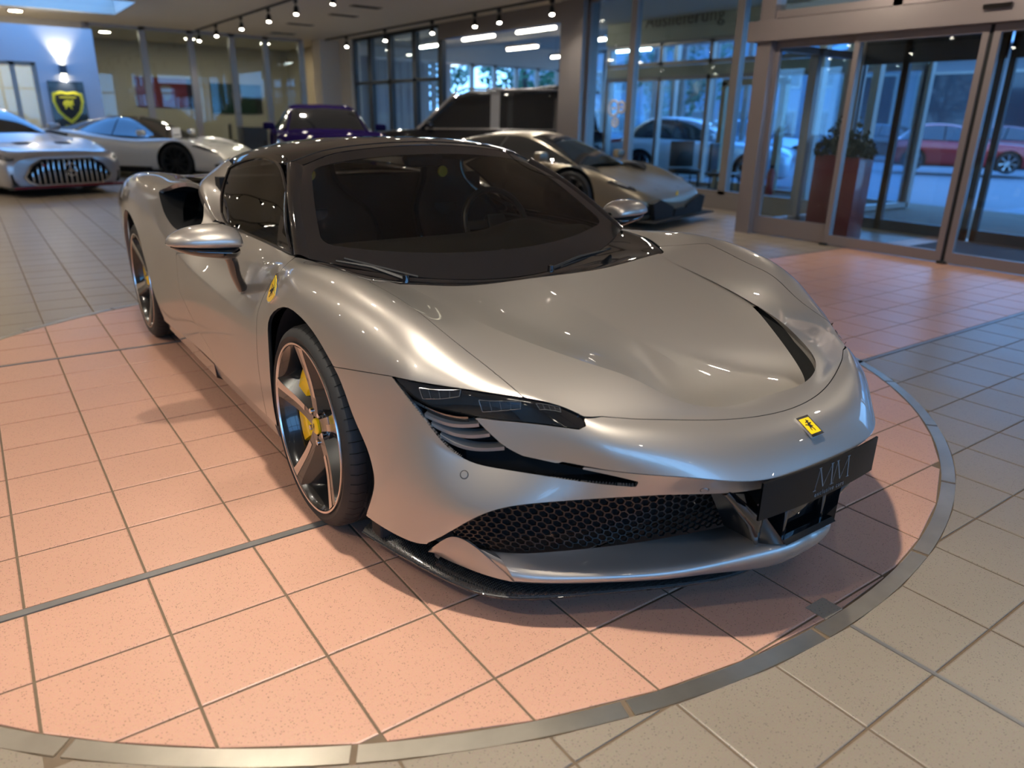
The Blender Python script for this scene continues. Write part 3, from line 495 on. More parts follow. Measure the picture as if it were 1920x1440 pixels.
# right-hand side: glazing towards the delivery hall, wide portal, thick pillar
struct(MB().box(9.72, 10.12, 9.2, 9.85, 0, CEIL).build('wall_pillar', alu))
glass_wall('window_2', 'y', 9.9, 14.5, 19.6, 0, CEIL, [14.6, 15.9, 17.3, 18.5, 19.6], dark_alu, rails=(2.2,), w=.20)
struct(MB().box(9.75, 10.05, 19.6, 20.9, 0, CEIL).build('wall_right_end', wall_m))
struct(MB().box(9.80, 10.0, 9.85, 14.6, 3.05, CEIL).build('trim_5', alu))
glass_wall('window_3', 'y', 9.9, 5.4, 9.2, .18, CEIL, [3.75, 5.75, 8.0, 9.2], alu, w=.14)
struct(MB().box(9.82, 9.98, 3.7, 9.2, 0, .22).build('baseboard_right', alu))
# delivery hall beyond
hall_floor = mat('hall floor', '#7c7a76', .4, noise=(2, .06)); hall = MB().box(9.98, 13.1, 4.3, 21.2, -.10, -.004).box(13.1, 20.2, 12.0, 21.2, -.10, -.004); struct(hall.build('floor_hall', hall_floor)); hall = MB().box(9.98, 13.1, 4.3, 21.2, 3.75, 3.85).box(13.1, 20.2, 12.0, 21.2, 3.75, 3.85); struct(hall.build('ceiling_hall', mat('hall ceiling', '#b9b7b2', .8)))
glass_wall('window_4', 'y', 13.0, 3.6, 12.0, 0, 2.25, [4.45, 5.6, 7.45, 8.9, 10.3, 12.0], alu_w, rails=(), w=.10)
struct(MB().box(12.9, 13.1, 4.4, 12.0, 2.25, 2.45).build('trim_6', mat('cream beam', '#b9b49a', .6)))
glass_wall('window_5', 'y', 13.0, 3.6, 12.0, 2.45, 2.95, [4.45, 5.6, 7.45, 8.9, 10.3, 12.0], alu_w, w=.10)
sign_beam = struct(MB().box(12.85, 13.15, 4.4, 12.0, 2.95, 3.75).build('trim_7', MATS['cream beam']))
glass_wall('window_6', 'y', 20.0, 12.0, 21.2, .0, 3.75, [12.1, 13.4, 14.7, 16.0, 17.3, 18.6, 19.9, 21.1], alu_w, rails=(), w=.16)
glass_wall('window_14', 'x', 12.0, 13.0, 20.0, 0, 3.75, [13.05, 15.3, 17.6, 20.0], alu_w, w=.14); glass_wall('window_13', 'x', 21.2, 13.0, 20.0, 0, 3.1, [13.0, 14.0, 14.95, 15.9, 16.85, 17.8, 18.75, 20.0], alu_w, w=.14); struct(MB().box(10.0, 20.2, 21.1, 21.3, 3.1, 3.75).build('wall_hall_head', wall_m)); struct(MB().box(10.0, 13.0, 21.1, 21.3, 0, 3.1).build('wall_hall_back', mat('blue grey panel', '#8a919a', .7)))
bl_m = mat('pale blind', '#a9b0b6', .8)
bld = thing('vertical_blind', 'pale vertical slat blind at the back of the delivery hall', 'blind', (12.0, 20.95, 0))
for k in range(22): MB().box(-1.0+.135*k, -1.0+.135*k+.11, -.02+.03*(k % 2), -.012+.03*(k % 2), .0, 3.0).build('blind_slat', bl_m, bld)
MB().box(-1.05, 2.0, -.04, .05, 3.0, 3.08).build('blind_rail', alu_w, bld)
glass_wall('window_11', 'x', 4.4, 10.0, 13.0, 0, 3.75, [10.05, 10.75, 11.5, 13.0], alu_w, w=.12)
# framed door in the hall glazing
dr = struct(link('door_2', None)); fr = mat('light bronze frame', '#a79f86', .4, .4)
for b in ((12.86, 12.98, 6.95, 7.07, 0, 2.1), (12.86, 12.98, 8.35, 8.47, 0, 2.1), (12.86, 12.98, 6.95, 8.47, 2.02, 2.14), (12.86, 12.98, 7.07, 8.35, 0, .16)): MB().box(*b).build('door_frame', fr, dr)
MB().box(12.90, 12.92, 7.07, 8.35, .16, 2.02).build('pane', pane_m, dr); MB().box(12.80, 12.86, 7.2, 7.24, .9, 1.15).build('door_handle', alu_w, dr)
# ------------------------------------------------------------------ automatic sliding door and its porch
DX = 8.02; d1 = struct(link('door_1', None)); dm = mat('door aluminium', '#8b7f7c', .38, .45)
HZ = 2.20
MB().box(DX-.16, DX+.16, -3.2, 4.02, HZ, HZ+.22, .004).build('door_header', dm, d1)
MB().box(DX-.20, DX-.16, 1.18, 1.42, HZ+.11, HZ+.15, .006).build('motion_sensor', mat('gloss black', (.006, .006, .0065), .06, coat=1., coat_rough=.01), d1)
def leaf(y0, y1, xo, bot=.12):
    lf = link('door_leaf', None, d1); x0, x1 = DX+xo-.025, DX+xo+.025
    MB().box(x0, x1, y0, y0+.06, .01, HZ).build('stile', dm, lf); MB().box(x0, x1, y1-.06, y1, .01, HZ).build('stile', dm, lf); MB().box(x0, x1, y0+.06, y1-.06, .01, bot).build('bottom_rail', dm, lf); MB().box(x0, x1, y0+.06, y1-.06, HZ-.07, HZ).build('top_rail', dm, lf); MB().box(DX+xo-.005, DX+xo+.005, y0+.06, y1-.06, bot, HZ-.07).build('pane', pane_m, lf)
leaf(2.66, 3.72, .03, .22); leaf(1.38, 2.70, -.03); leaf(.02, 1.34, -.03); leaf(-1.3, .05, .03, .22); leaf(-2.6, -1.3, .03, .22)
MB().box(DX-.04, DX-.02, 1.34, 1.38, .01, HZ).build('brush_seal', mat('black seal', (.01, .01, .01), .6), d1)
for y in (2.68, 1.36): MB().box(DX-.09, DX+.02, y-.04, y+.04, 0, .025, .004).build('floor_guide', mat('black seal', (.01, .01, .01), .6), d1)
MB().box(DX-.09, DX+.09, 3.72, 3.92, 0, CEIL).build('door_post', dm, d1)
glass_wall('window_7', 'y', DX, -3.0, 3.8, HZ+.22, CEIL, [-3.0, -.4, 1.0, 2.3, 3.8], dm, w=.10)
struct(MB().box(DX-.1, DX+.1, -7.0, -2.6, 0, CEIL).build('wall_right', wall_m))
# porch: side glass, outer doors, roof, mat
glass_wall('window_9', 'x', 3.82, DX+.1, 9.9, .05, HZ, [DX+.15, 9.0, 9.85], dm, w=.08)
d3 = struct(link('door_3', None))
for y0, y1 in ((3.1, 3.75), (2.0, 3.15), (.5, 1.95), (-1.2, .5)):
    for b in ((9.86, 9.92, y0, y0+.07, 0, 2.5), (9.86, 9.92, y1-.07, y1, 0, 2.5), (9.86, 9.92, y0, y1, 0, .14), (9.86, 9.92, y0, y1, 2.05, 2.5)): MB().box(*b).build('door_frame', dark_alu, d3)
    MB().box(9.885, 9.895, y0+.07, y1-.07, .14, 2.05).build('pane', pane_m, d3)
struct(MB().box(DX+.1, 10.1, -1.4, 3.9, 2.5, 2.6).build('ceiling_porch', mat('porch ceiling', '#6d737a', .7))); struct(MB().box(DX+.1, 10.0, -1.3, -1.2, 0, 2.5).build('wall_porch', pane_m))
tag(MB().box(8.75, 9.75, .3, 2.1, .0, .012, .003).build('door_mat', mat('dark mat', '#33343a', .9, bump=(300, .5))), 'dark grey rectangular entrance mat inside the glass porch', 'mat')
# facade behind the camera
glass_wall('window_10', 'x', -7.0, -6.0, 7.9, .35, CEIL, [-6, -4.2, -2.6, -1.0, .6, 2.2, 3.8, 5.4, 7.0, 7.9], alu, rails=(2.3,), w=.10)
struct(MB().box(-6.2, 8.1, -7.2, -7.0, 0, .35).build('wall_front', wall_m))
# ------------------------------------------------------------------ outside
asph = mat('blue grey asphalt', '#6f7074', .8, noise=(1.2, .12)); tag(MB().box(-60, 120, -70, 90, -.30, -.13).build('asphalt_ground', asph), kind='structure')
struct(MB().box(10.1, 17, -8, 3.5, -.13, -.02).build('floor_forecourt', mat('forecourt paving', '#7e828a', .8, noise=(3, .1))))
conc = mat('grey facade', '#7d7f84', .8, noise=(1, .08)); winm = mat('dark blue glazing', '#1b2a38', .12, coat=.5); roofm = mat('pale metal roof', '#9fa9b3', .4, .3)
def building(name, label, x, y0, y1, h, n, floors, m, roof=None):
    b = thing(name, label, 'building', (x, (y0+y1)/2, -.13)); L = (y1-y0)/2; dpt = 9
    MB().box(0, dpt, -L, L, 0, h).build('facade', m, b); w = (y1-y0)/n
    for f in range(floors):
        z0 = h*(f+.22)/floors; z1 = h*(f+.78)/floors
        for k in range(n):
            a = -L+w*(k+.12); c = -L+w*(k+.88); fr = MB().box(-.06, .02, a, c, z0, z1).build('window_frame', alu_w, b); MB().box(-.08, -.04, a+.1, c-.1, z0+.1, z1-.1).build('pane', winm, fr)
    if roof:
        mb = MB().add([(-1.2, -L-.5, h-.1), (-1.2, L+.5, h-.1), (dpt*.5, L+.5, h+1.6), (dpt*.5, -L-.5, h+1.6)], [(0, 1, 2, 3)]); mb.build('roof', roof, b)
        for k in range(int((y1-y0)/.8)): MB().add([(-1.2, -L+k*.8, h-.07), (-1.2, -L+k*.8+.08, h-.07), (dpt*.5, -L+k*.8+.08, h+1.63), (dpt*.5, -L+k*.8, h+1.63)], [(0, 1, 2, 3)]).build('roof_seam', conc, b)
    return b
building('workshop_hall', 'long grey workshop building with dark windows and pale metal roof across the yard', 38, -14, 22, 5.0, 9, 1, conc, roofm)
building('apartment_block', 'tall pinkish apartment block rising behind the pale workshop roof', 56, 2, 40, 13, 10, 4, mat('dusky render', '#8a7f86', .8), None)
building('office_block', 'grey office building seen through the panes beside the porch', 44, 24, 60, 9, 10, 3, mat('cool render', '#7b8794', .8), None)
building('house_block', 'low house row outside the windows behind the photographer', -70, -60, -5, 8, 9, 2, mat('cool render', '#7b8794', .8), None)
# trees beyond the delivery hall
leafm = mat('dark foliage', '#3a6b4a', .7, noise=(9, .5)); bark = mat('bark', '#3a3029', .9)
def tree(x, y, h, r, label, seed):
    rnd = random.Random(seed); t = thing('tree', label, 'tree', (x, y, -.13), group='trees beyond the hall')
    MB().tube([(0, 0, 0), (.1, 0, h*.3), (0, .1, h*.7)], [.18, .14, .06], 8).build('trunk', bark, t, True)
    mb = MB()
    for _ in range(2200):
        a = rnd.uniform(0, 6.283); c = rnd.uniform(-1, 1); q = rnd.uniform(.55, 1)**.5*r*(1+.25*math.sin(5*a+seed)*math.cos(3*c)); s_ = math.sqrt(1-c*c); p = Vector((q*s_*math.cos(a), q*s_*math.sin(a), h*.6+q*c*h*.40/r)); s = rnd.uniform(.10, .22); u = Vector((rnd.gauss(0, 1), rnd.gauss(0, 1), rnd.gauss(0, 1))).normalized(); v = u.orthogonal().normalized(); w_ = u.cross(v)
        mb.add([p-v*s, p-w_*s*.5, p+v*s, p+w_*s*.5], [(0, 1, 2, 3)])
    o = mb.build('crown', leafm, t); o['kind'] = 'stuff'
tree(16.0, 26.5, 7.5, 2.2, 'dark green tree behind the left end of the hall windows', 1); tree(22.2, 28.0, 8.0, 2.4, 'dark green tree behind the middle of the hall windows', 2); tree(28.5, 24.0, 8.0, 2.3, 'dark green tree behind the right end of the hall windows', 3)
# ------------------------------------------------------------------ the silver sports car
US = np.unique(np.concatenate([np.linspace(0, 11, 11*22+1), np.linspace(11, NB-1, (NB-12)*14+1)])); VS = np.linspace(0, 8, 8*16+1)
BS = Surf(body_eval, US, VS)
silver = mat('silver paint', '#a7a19a', .40, .80, coat=1., coat_rough=.01)
gloss_black = mat('gloss black', (.006, .006, .0065), .06, coat=1., coat_rough=.01)
satin_black = mat('satin black', (.012, .012, .012), .4)
matt_black = mat('matt black', (.006, .006, .006), .7)
dark_void = mat('dark cavity', (.0015, .0015, .0015), .95)
rubber = mat('tyre rubber', (.012, .012, .012), .62, bump=(300, .1))
rim_dark = mat('dark grey rim', (.035, .036, .036), .22, .7, coat=.8)
machined = mat('machined aluminium', (.62, .57, .54), .22, 1.)
chrome = mat('chrome', (.8, .8, .8), .08, 1.)
yellow = mat('yellow enamel', '#f5c400', .3, coat=.6)
leather = mat('dark leather', (.018, .017, .016), .5, bump=(400, .3))
def carbon_mat():
    m = mat('carbon weave', (.02, .02, .02), .25, .2, coat=1., coat_rough=.02); nt = m.node_tree; b = nt.nodes['Principled BSDF']
    tc = nt.nodes.new('ShaderNodeTexCoord'); mp = nt.nodes.new('ShaderNodeMapping'); mp.inputs['Rotation'].default_value = (.3, .2, .785); ck = nt.nodes.new('ShaderNodeTexChecker')
    ck.inputs['Scale'].default_value = 260; ck.inputs['Color1'].default_value = (.008, .008, .008, 1); ck.inputs['Color2'].default_value = (.045, .043, .04, 1)
    nt.links.new(tc.outputs['Object'], mp.inputs[0]); nt.links.new(mp.outputs[0], ck.inputs[0]); nt.links.new(ck.outputs[0], b.inputs['Base Color']); return m
carbon = carbon_mat()
screen_glass = thin_glass('windscreen glass', (.50, .50, .46), 1.25)
side_glass_m = thin_glass('tinted side glass', (.16, .16, .145), 1.35)
lens_glass = thin_glass('headlight lens', (.55, .55, .55), 1.)

car = thing('sports_car', 'silver sports car with black roof and yellow badges on the round turntable', 'car', (CARX, 0, 0))
P = {k: np.array(v) for k, v in CUT.items()}
MX = np.array([-1., 1, 1])
def sym_mesh(name, V, F, m, sd, parent=None, smooth=True, sharp=40):
    """mesh given for x>0 (left side); sd -1 mirrors it"""
    V = np.array(V, float); F = [tuple(f) for f in F]
    if sd < 0: V = V*MX; F = [f[::-1] for f in F]
    return mesh(name, V, F, m, parent or car, smooth, sharp)
def surf_offset(uv, d, sd):
    p = BS.pts(uv); e = 1e-2; uv = np.asarray(uv, float)
    n = np.cross(BS.pts(uv+[e, 0])-BS.pts(uv-[e, 0]), BS.pts(uv+[0, e])-BS.pts(uv-[0, e])); n /= np.linalg.norm(n, axis=1)[:, None]
    n *= np.where(((p-np.array([0, .4, .3]))*n).sum(1) > 0, 1, -1)[:, None]
    q = p+n*d; return q*np.array([sd, 1, 1]), n*np.array([sd, 1, 1])
# --- outer panels
rim_chk = body_eval(np.linspace(0, 9.4, 90), np.array([.97, .98]))[:, 0]
put_panel('bonnet', BS.panel([P['hood']], gap=.0013), silver, car, 0, both=True, seam=dark_void, skip=lambda W: seg_dist(np.abs(W*[1, 0, 0])+W*[0, 1, 1], rim_chk) < .005)
put_panel('nose', BS.panel([P['nose']], gap=.0013), silver, car, 0, both=True)
bump_pan = BS.panel([P['bumper']], [P['arch_front']], gap=.0010)
put_panel('front_bumper', bump_pan, silver, car, 0, both=True)
fen = BS.panel([P['fender']], [P['arch_front']], gap=.0012); dor = BS.panel([P['door']], gap=.0012); qua = BS.panel([P['quarter']], [P['arch_rear'], P['intake']], gap=.0012)
for sd in (-1, 1):
    put_panel('front_fender', fen, silver, car, sd, seam=dark_void); put_panel('door', dor, silver, car, sd, seam=dark_void); put_panel('rear_quarter', qua, silver, car, sd, depth=.02)
# dark inner shell behind the joints
lin_poly = np.array([(-.4, 1.2), (-.4, 5.8), (3, 5.8), (4.6, 6.2), (5.4, 8.6), (19.4, 8.6), (19.4, 1.3), (14.5, 1.8), (11.2, 2.1), (9.3, 2.0), (9.2, 1.2)])
V_, F_, A_ = BS.panel([lin_poly], [P['opening'], P['arch_front'], P['arch_rear'], P['intake']], gap=.004)
N_ = vnormals(V_, F_); N_ *= np.sign(((V_-[0, 1, .3])*N_).sum(1).mean()); put_panel('inner_shell', (V_-N_*.014, F_, A_), matt_black, car, 0, depth=0, both=True)

# --- bonnet tray between the two ridges, with an outlet slot on either side
R1 = np.array([b[1] for b in BODY[:11]])
TE = np.array([(0, -.985, .548), (.175, -.976, .549), (.272, -.930, .557), (.325, -.835, .603), (.395, -.705, .647), (.478, -.560, .680), (.535, -.400, .704), (.570, -.220, .731), (.593, -.060, .755), (.610, .060, .770), (.620, .240, .760)])
TC = np.array([(0, b[0][1], .713-.17*(.13-b[0][1])) for b in BODY[:11]]); TC[-1, 2] = .70
TG = []
for c, e in zip(TC, TE):
    row = [c]
    for k, (w, dz) in enumerate(((.3, .012), (.6, .016), (.85, .006))): row.append(c*(1-w)+e*w-np.array([0, 0, dz]))
    TG.append(row+[e])
tus = np.linspace(0, 8.72, 150); tvs = np.linspace(0, 4, 33)
def tray_eval(us, vs):
    Pn = np.array(TG); Q = Pn[:0:-1].copy(); Q[..., 0] *= -1; return spline_grid(np.concatenate([Q, Pn]), np.asarray(us)+10, vs)
TS = tray_eval(tus, tvs); put_panel('bonnet_tray', (TS.reshape(-1, 3), tri_grid(TS), None), silver, car, 0, depth=0, both=True)
rim_line = BS.pts(np.c_[tus, np.full(len(tus), 1.0)]); rim_line = body_eval(tus, np.array([1.0, 1.01]))[:, 0]; edge_line = TS[:, -1]
def strip(a, b, n=5, prof=None):
    t = np.linspace(0, 1, n)[None, :, None]; return a[:, None]*(1-t)+b[:, None]*t
dep = np.linalg.norm(rim_line-edge_line, axis=1); low = rim_line+(edge_line-rim_line)*.12; low[:, 2] = rim_line[:, 2]-np.minimum(np.maximum(rim_line[:, 2]-edge_line[:, 2], 0)*.95, .03)
vent = (tus > 1.75) & (tus < 4.95)
S1 = strip(rim_line, low, 5); V1 = S1.reshape(-1, 3); put_panel('tray_wall', (V1, tri_grid(S1), None), silver, car, 0, depth=0, both=True)
for nm, msk, mm in (('tray_wall_front', tus <= 1.78, silver), ('tray_wall_rear', tus >= 4.92, silver)):
    S2 = strip(low[msk], edge_line[msk], 3); put_panel(nm, (S2.reshape(-1, 3), tri_grid(S2), None), mm, car, 0, depth=0, both=True)
for sd in (-1, 1):
    a = low[vent]; b = edge_line[vent]; fl = (a+b)/2-np.array([0, 0, .05]); S3 = np.stack([a, a-np.array([0, 0, .05]), fl, b-np.array([0, 0, .05]), b], 1)
    put_panel('bonnet_vent', (S3.reshape(-1, 3), tri_grid(S3), None), dark_void, car, sd, depth=0)

# --- headlights, louvres and the slot below them
hl = BS.panel([P['headlight']], gap=.002); slot_in = BS.panel([P['slot']], gap=-.001)
for sd in (-1, 1):
    V0, F0 = hl[0], hl[1]; N0 = vnormals(V0, F0); N0 *= np.sign(N0[:, 0].mean())
    lamp = put_panel('headlight', (V0-N0*.004, F0, None), gloss_black, car, sd)
    for k in range(3):
        a = np.array(MARK['mod%da' % k]); b = np.array(MARK['mod%db' % k]); out = np.array([a[0], a[1], b[1], b[0], a[0]])
        pts, n = surf_offset(densify(out[:-1], .1), .001, sd); mb = MB(); mb.tube(list(pts)+[pts[0]], .0008, 5, cap=False); md = mb.build('led_module', mat('clear lens edge', (.16, .165, .17), .15, .6), lamp, True)
        t = np.linspace(0, 1, 7); rows = [surf_offset(np.outer(1-t, a[0]*(1-w)+b[0]*w)+np.outer(t, a[1]*(1-w)+b[1]*w), -.0015, sd)[0] for w in np.linspace(.1, .9, 4)]
        MB().grid(rows).build('led_lens', mat('led lens', (.018, .018, .019), .12, .3, coat=1.), lamp, True)
        for w in (.25, .5, .75):
            p0, _ = surf_offset([a[0]*(1-w)+a[1]*w, b[0]*(1-w)+b[1]*w], .0008, sd); MB().tube(list(p0), .0006, 4).build('led_divider', MATS['clear lens edge'], lamp, True)
    V0, F0 = slot_in[0], slot_in[1]; N0 = vnormals(V0, F0); N0 *= np.sign(N0[:, 0].mean())
    put_panel('air_channel', (V0-N0*.05, F0, None), dark_void, car, sd, depth=0)
    W = np.concatenate([V0, V0-N0*.05]); E = boundary(F0); FF = np.concatenate([np.c_[E[:, 0], E[:, 1], E[:, 1]+len(V0)], np.c_[E[:, 0], E[:, 1]+len(V0), E[:, 0]+len(V0)]])
    put_panel('channel_wall', (W, FF, None), gloss_black, car, sd, depth=0)
    for k in range(3):
        a, b = np.array(MARK['slat%d' % k]); t = np.linspace(-.02, 1.03, 14)[:, None]; uv = a*(1-t)+b*t
        top, n = surf_offset(uv, -.007, sd); bot = top+np.array([0, 0, -.011])-n*.004+np.array([0, 0, 0]); back = top-n*.03+np.array([0, 0, .006])
        MB().grid([back, top, bot, bot-n*.02]).build('louvre', mat('grey louvre', (.22, .21, .20), .3, .3, coat=.5), car, True, 50)
    a, b = np.array(MARK['blade_mirror']); t = np.linspace(0, 1, 14)[:, None]; uv = a*(1-t)+b*t; top, n = surf_offset(uv, -.006, sd)
    MB().grid([top+n*0, top+np.array([0, 0, -.008])-n*.003, top+np.array([0, 0, -.020])-n*.014]).build('lamp_blade', mat('mirror blade', (.18, .18, .18), .05, 1.), car, True, 80)

# --- lower front: grille, blade with winglets, pods, splitter
GT = spline_curve([(0, -1.12, .40), (.20, -1.10, .402), (.408, -1.02, .402), (.544, -.935, .393), (.654, -.860, .382), (.735, -.795, .362), (.80, -.725, .318), (.83, -.66, .25)], 60)
GB = spline_curve([(0, -1.02, .205), (.127, -1.001, .203), (.292, -.954, .200), (.40, -.917, .198), (.519, -.868, .197), (.632, -.816, .197), (.72, -.762, .198), (.775, -.69, .198)], 60)
for sd in (-1, 1):
    a, b = GT.copy(), GB.copy(); a[:, 1] += .03; s = np.array([sd, 1, 1]); A0 = a*s+[0, .10, 0]; B0 = b*s+[0, .10, 0]
    MB().grid([A0, B0]).build('grille_backing', dark_void, car)
    # honeycomb: hexagon cells laid out over the ruled sheet between the two curves
    mb = MB(); wd = np.r_[0, np.cumsum(np.linalg.norm(np.diff((a+b)/2, axis=0), axis=1))]; L = wd[-1]; hgt = .185; cell = .0135
    def on(x, z):
        i = np.clip(np.interp(x, wd, np.arange(60)), 0, 58.999); k = int(i); f = i-k; w = z/hgt
        return ((a[k]*(1-f)+a[k+1]*f)*w+(b[k]*(1-f)+b[k+1]*f)*(1-w))*s
    nx = int(L/(cell*1.5)); nz = int(hgt/(cell*1.732))+1
    for i in range(nx):
        for j in range(nz):
            cx = (i+.5)*cell*1.5; cz = (j+.5*(i % 2))*cell*1.732
            if cx < .16 or cx > L-.01: continue
            pts = [(cx+cell*math.cos(q*math.pi/3), cz+cell*math.sin(q*math.pi/3)) for q in range(6)]
            if min(p[1] for p in pts) < 0 or max(p[1] for p in pts) > hgt: continue
            inn = [(cx+(p[0]-cx)*.86, cz+(p[1]-cz)*.86) for p in pts]; o3 = [on(*p) for p in pts]; i3 = [on(*p) for p in inn]; k3 = [q+np.array([0, .006, 0]) for q in i3]
            mb.add(o3+i3+k3, [(q, (q+1) % 6, 6+(q+1) % 6, 6+q) for q in range(6)]+[(6+q, 6+(q+1) % 6, 12+(q+1) % 6, 12+q) for q in range(6)])
    g = mb.build('honeycomb_grille', mat('grille plastic', (.005, .005, .0055), .35, coat=.2), car); g['kind'] = 'stuff'
    # end column of the grille
    MB().grid([[(.83*sd, -.62, .25), (.80*sd, -.68, .31), (.76*sd, -.73, .35)], [(.79*sd, -.60, .20), (.77*sd, -.65, .20), (.735*sd, -.70, .20)], [(.76*sd, -.58, .12), (.74*sd, -.62, .12), (.71*sd, -.66, .13)]]).build('grille_end', dark_void, car, True)
LA = spline_curve([(0, -1.150, .137), (.10, -1.140, .136), (.232, -1.083, .134), (.358, -1.026, .132), (.494, -.952, .131), (.617, -.876, .130), (.682, -.830, .130), (.722, -.797, .130)], 50)
LB = spline_curve([(0, -1.192, .195), (.10, -1.183, .193), (.235, -1.108, .176), (.364, -1.046, .165), (.503, -.970, .160), (.628, -.893, .158), (.695, -.845, .157), (.735, -.808, .157)], 50)
LC = spline_curve([(0, -1.180, .236), (.10, -1.168, .232), (.235, -1.075, .196), (.360, -1.000, .186), (.498, -.925, .182), (.615, -.860, .182), (.69, -.812, .186), (.742, -.768, .190)], 50)
LD = GB[np.linspace(0, 56, 50).astype(int)].copy(); LD[:, 2] += .002
LD[:6, 1] = np.linspace(-1.12, LD[5, 1], 6); LD[:6, 2] = np.linspace(.236, LD[5, 2], 6)
bl = spline_grid(np.stack([LA+[0, .03, -.004], LA, LB, LC, LD], 1), np.linspace(0, 49, 99), np.linspace(0, 4, 33))
put_panel('front_blade', (bl.reshape(-1, 3), tri_grid(bl), None), silver, car, 0, depth=0, both=True, flip=True)
for sd in (-1, 1):
    s = np.array([sd, 1, 1])
    w0 = spline_curve([(.832, -.541, .128), (.820, -.590, .128), (.790, -.676, .129), (.756, -.750, .130), (.722, -.799, .130)], 24)
    w1 = spline_curve([(.836, -.545, .136), (.832, -.600, .188), (.812, -.640, .218), (.782, -.705, .207), (.750, -.764, .168), (.724, -.802, .138)], 24)
    tp_ = np.linspace(1, 0, 24)[:, None]; w2 = w1-np.array([.014, -.004, .0])*tp_; w3 = w2-np.array([.01, 0, .05])*tp_; w3[:, 2] = np.minimum(w3[:, 2], .19)
    tp_ = np.linspace(1, 0, 24)[:, None]; wm = (w0+w1)/2+np.array([.008, -.006, 0])*tp_
    G3 = spline_grid(np.stack([w0, wm, w1], 1), np.linspace(0, 23, 47), np.linspace(0, 2, 9))*s
    mb = MB().grid(G3); mb.grid(np.stack([w1*s, w2*s, w3*s], 1)); ea = bl[-1][[8, 12, 16, 20, 24, 28, 32]]; eb = w2[[23, 21, 18, 14, 10, 6, 3]]; mb.grid(np.stack([ea*s, (ea+eb)/2*s-[0, 0, .004], eb*s], 0)); o = mb.build('winglet', silver, car, True, 50)
    # black strut and centre duct
    T1, T2, B1, B2 = np.array([(.318, -1.082, .408), (.235, -1.130, .410), (.130, -1.000, .208), (.114, -1.188, .238)])*s
    B3 = np.array([.150, -1.120, .215])*s; up = np.array([0, .03, .012])
    mb = MB(); q = [T1, T2, B2, B3, B1]; mb.add(q+[p+np.array([-.03*sd, .06, 0]) for p in q], [(0, 1, 2, 3, 4), (5, 6, 7, 8, 9), (0, 1, 6, 5), (1, 2, 7, 6), (2, 3, 8, 7), (3, 4, 9, 8), (4, 0, 5, 9)])
    mb.tube([T1*.6+T2*.4+[0, -.004, 0], (T1*.25+T2*.25+B2*.25+B3*.25)+[0, -.012, 0], B3+[0, -.004, .004]], [.012, .022, .006], 10)
    fix_normals(mb.build('duct_strut', gloss_black, car, True, 40))
mb = MB(); mb.grid([[(x, y, z) for x in np.linspace(-.115, .115, 9)] for y, z in ((-1.192, .236), (-1.18, .246), (-1.10, .246), (-1.03, .25))]); mb.build('duct_floor', gloss_black, car, True)
MB().box(-.13, .13, -.99, -.97, .22, .43).build('duct_back', matt_black, car)
MB().box(-.062, .062, -1.15, -1.07, .262, .335, .006).build('radar_sensor', gloss_black, car, True)
for x in (-.09, .085): MB().box(x-.008, x+.008, -1.165, -1.09, .24, .32, .004).build('radar_bracket', gloss_black, car, True)
# carbon splitter
SP = spline_curve([(.914, -.271), (.891, -.388), (.859, -.516), (.824, -.636), (.775, -.742), (.742, -.782), (.675, -.831), (.558, -.890), (.441, -.945), (.30, -1.01), (.15, -1.06), (0, -1.07)], 60)
SI = spline_curve([(.85, -.271), (.82, -.388), (.78, -.50), (.74, -.60), (.69, -.68), (.64, -.71), (.56, -.74), (.46, -.78), (.36, -.82), (.26, -.86), (.13, -.90), (0, -.91)], 60)
for sd in (-1, 1):
    s = np.array([sd, 1, 1]); Z = lambda A, z: np.c_[A, np.full(len(A), z)]*s
    out2 = SP+(SP-SI)/np.linalg.norm(SP-SI, axis=1)[:, None]*.006
    rise = np.interp(np.arange(60), [0, 12, 40, 60], [.030, .022, .006, .004])
    top = np.c_[SI, .096+rise]*s; rows = [top, np.c_[SP-(SP-SI)*.12, .090+rise*.3]*s, Z(SP, .088), Z(out2, .082), Z(SP, .072), Z(SI, .072)]
    MB().grid(rows).build('splitter', carbon, car, True, 60)
    MB().grid([Z(SP*[.995, 1]+[0, 0], .0875), Z(out2, .0845)]).build('splitter_edge', mat('worn carbon edge', (.09, .085, .08), .3, .2), car, True)
    # black flap between tyre and bumper
    a = spline_curve([(.944, -.300, .53), (.941, -.372, .45), (.936, -.418, .37), (.936, -.405, .28), (.942, -.372, .20)], 20); b = a*np.array([1, 1, 1])+np.array([-.02, .075, -.005]); b[:, 1] = np.minimum(b[:, 1], -.335+.04*np.linspace(0, 1, 20))
    MB().grid([a*s, (a+b)/2*s, b*s]).build('arch_flap', gloss_black, car, True)
    fl = MB().box(.80, .905, -.37, -.31, .10, .2, .008); V = np.array(fl.V)*s; mesh('arch_spoiler', V, fl.F, matt_black, car)

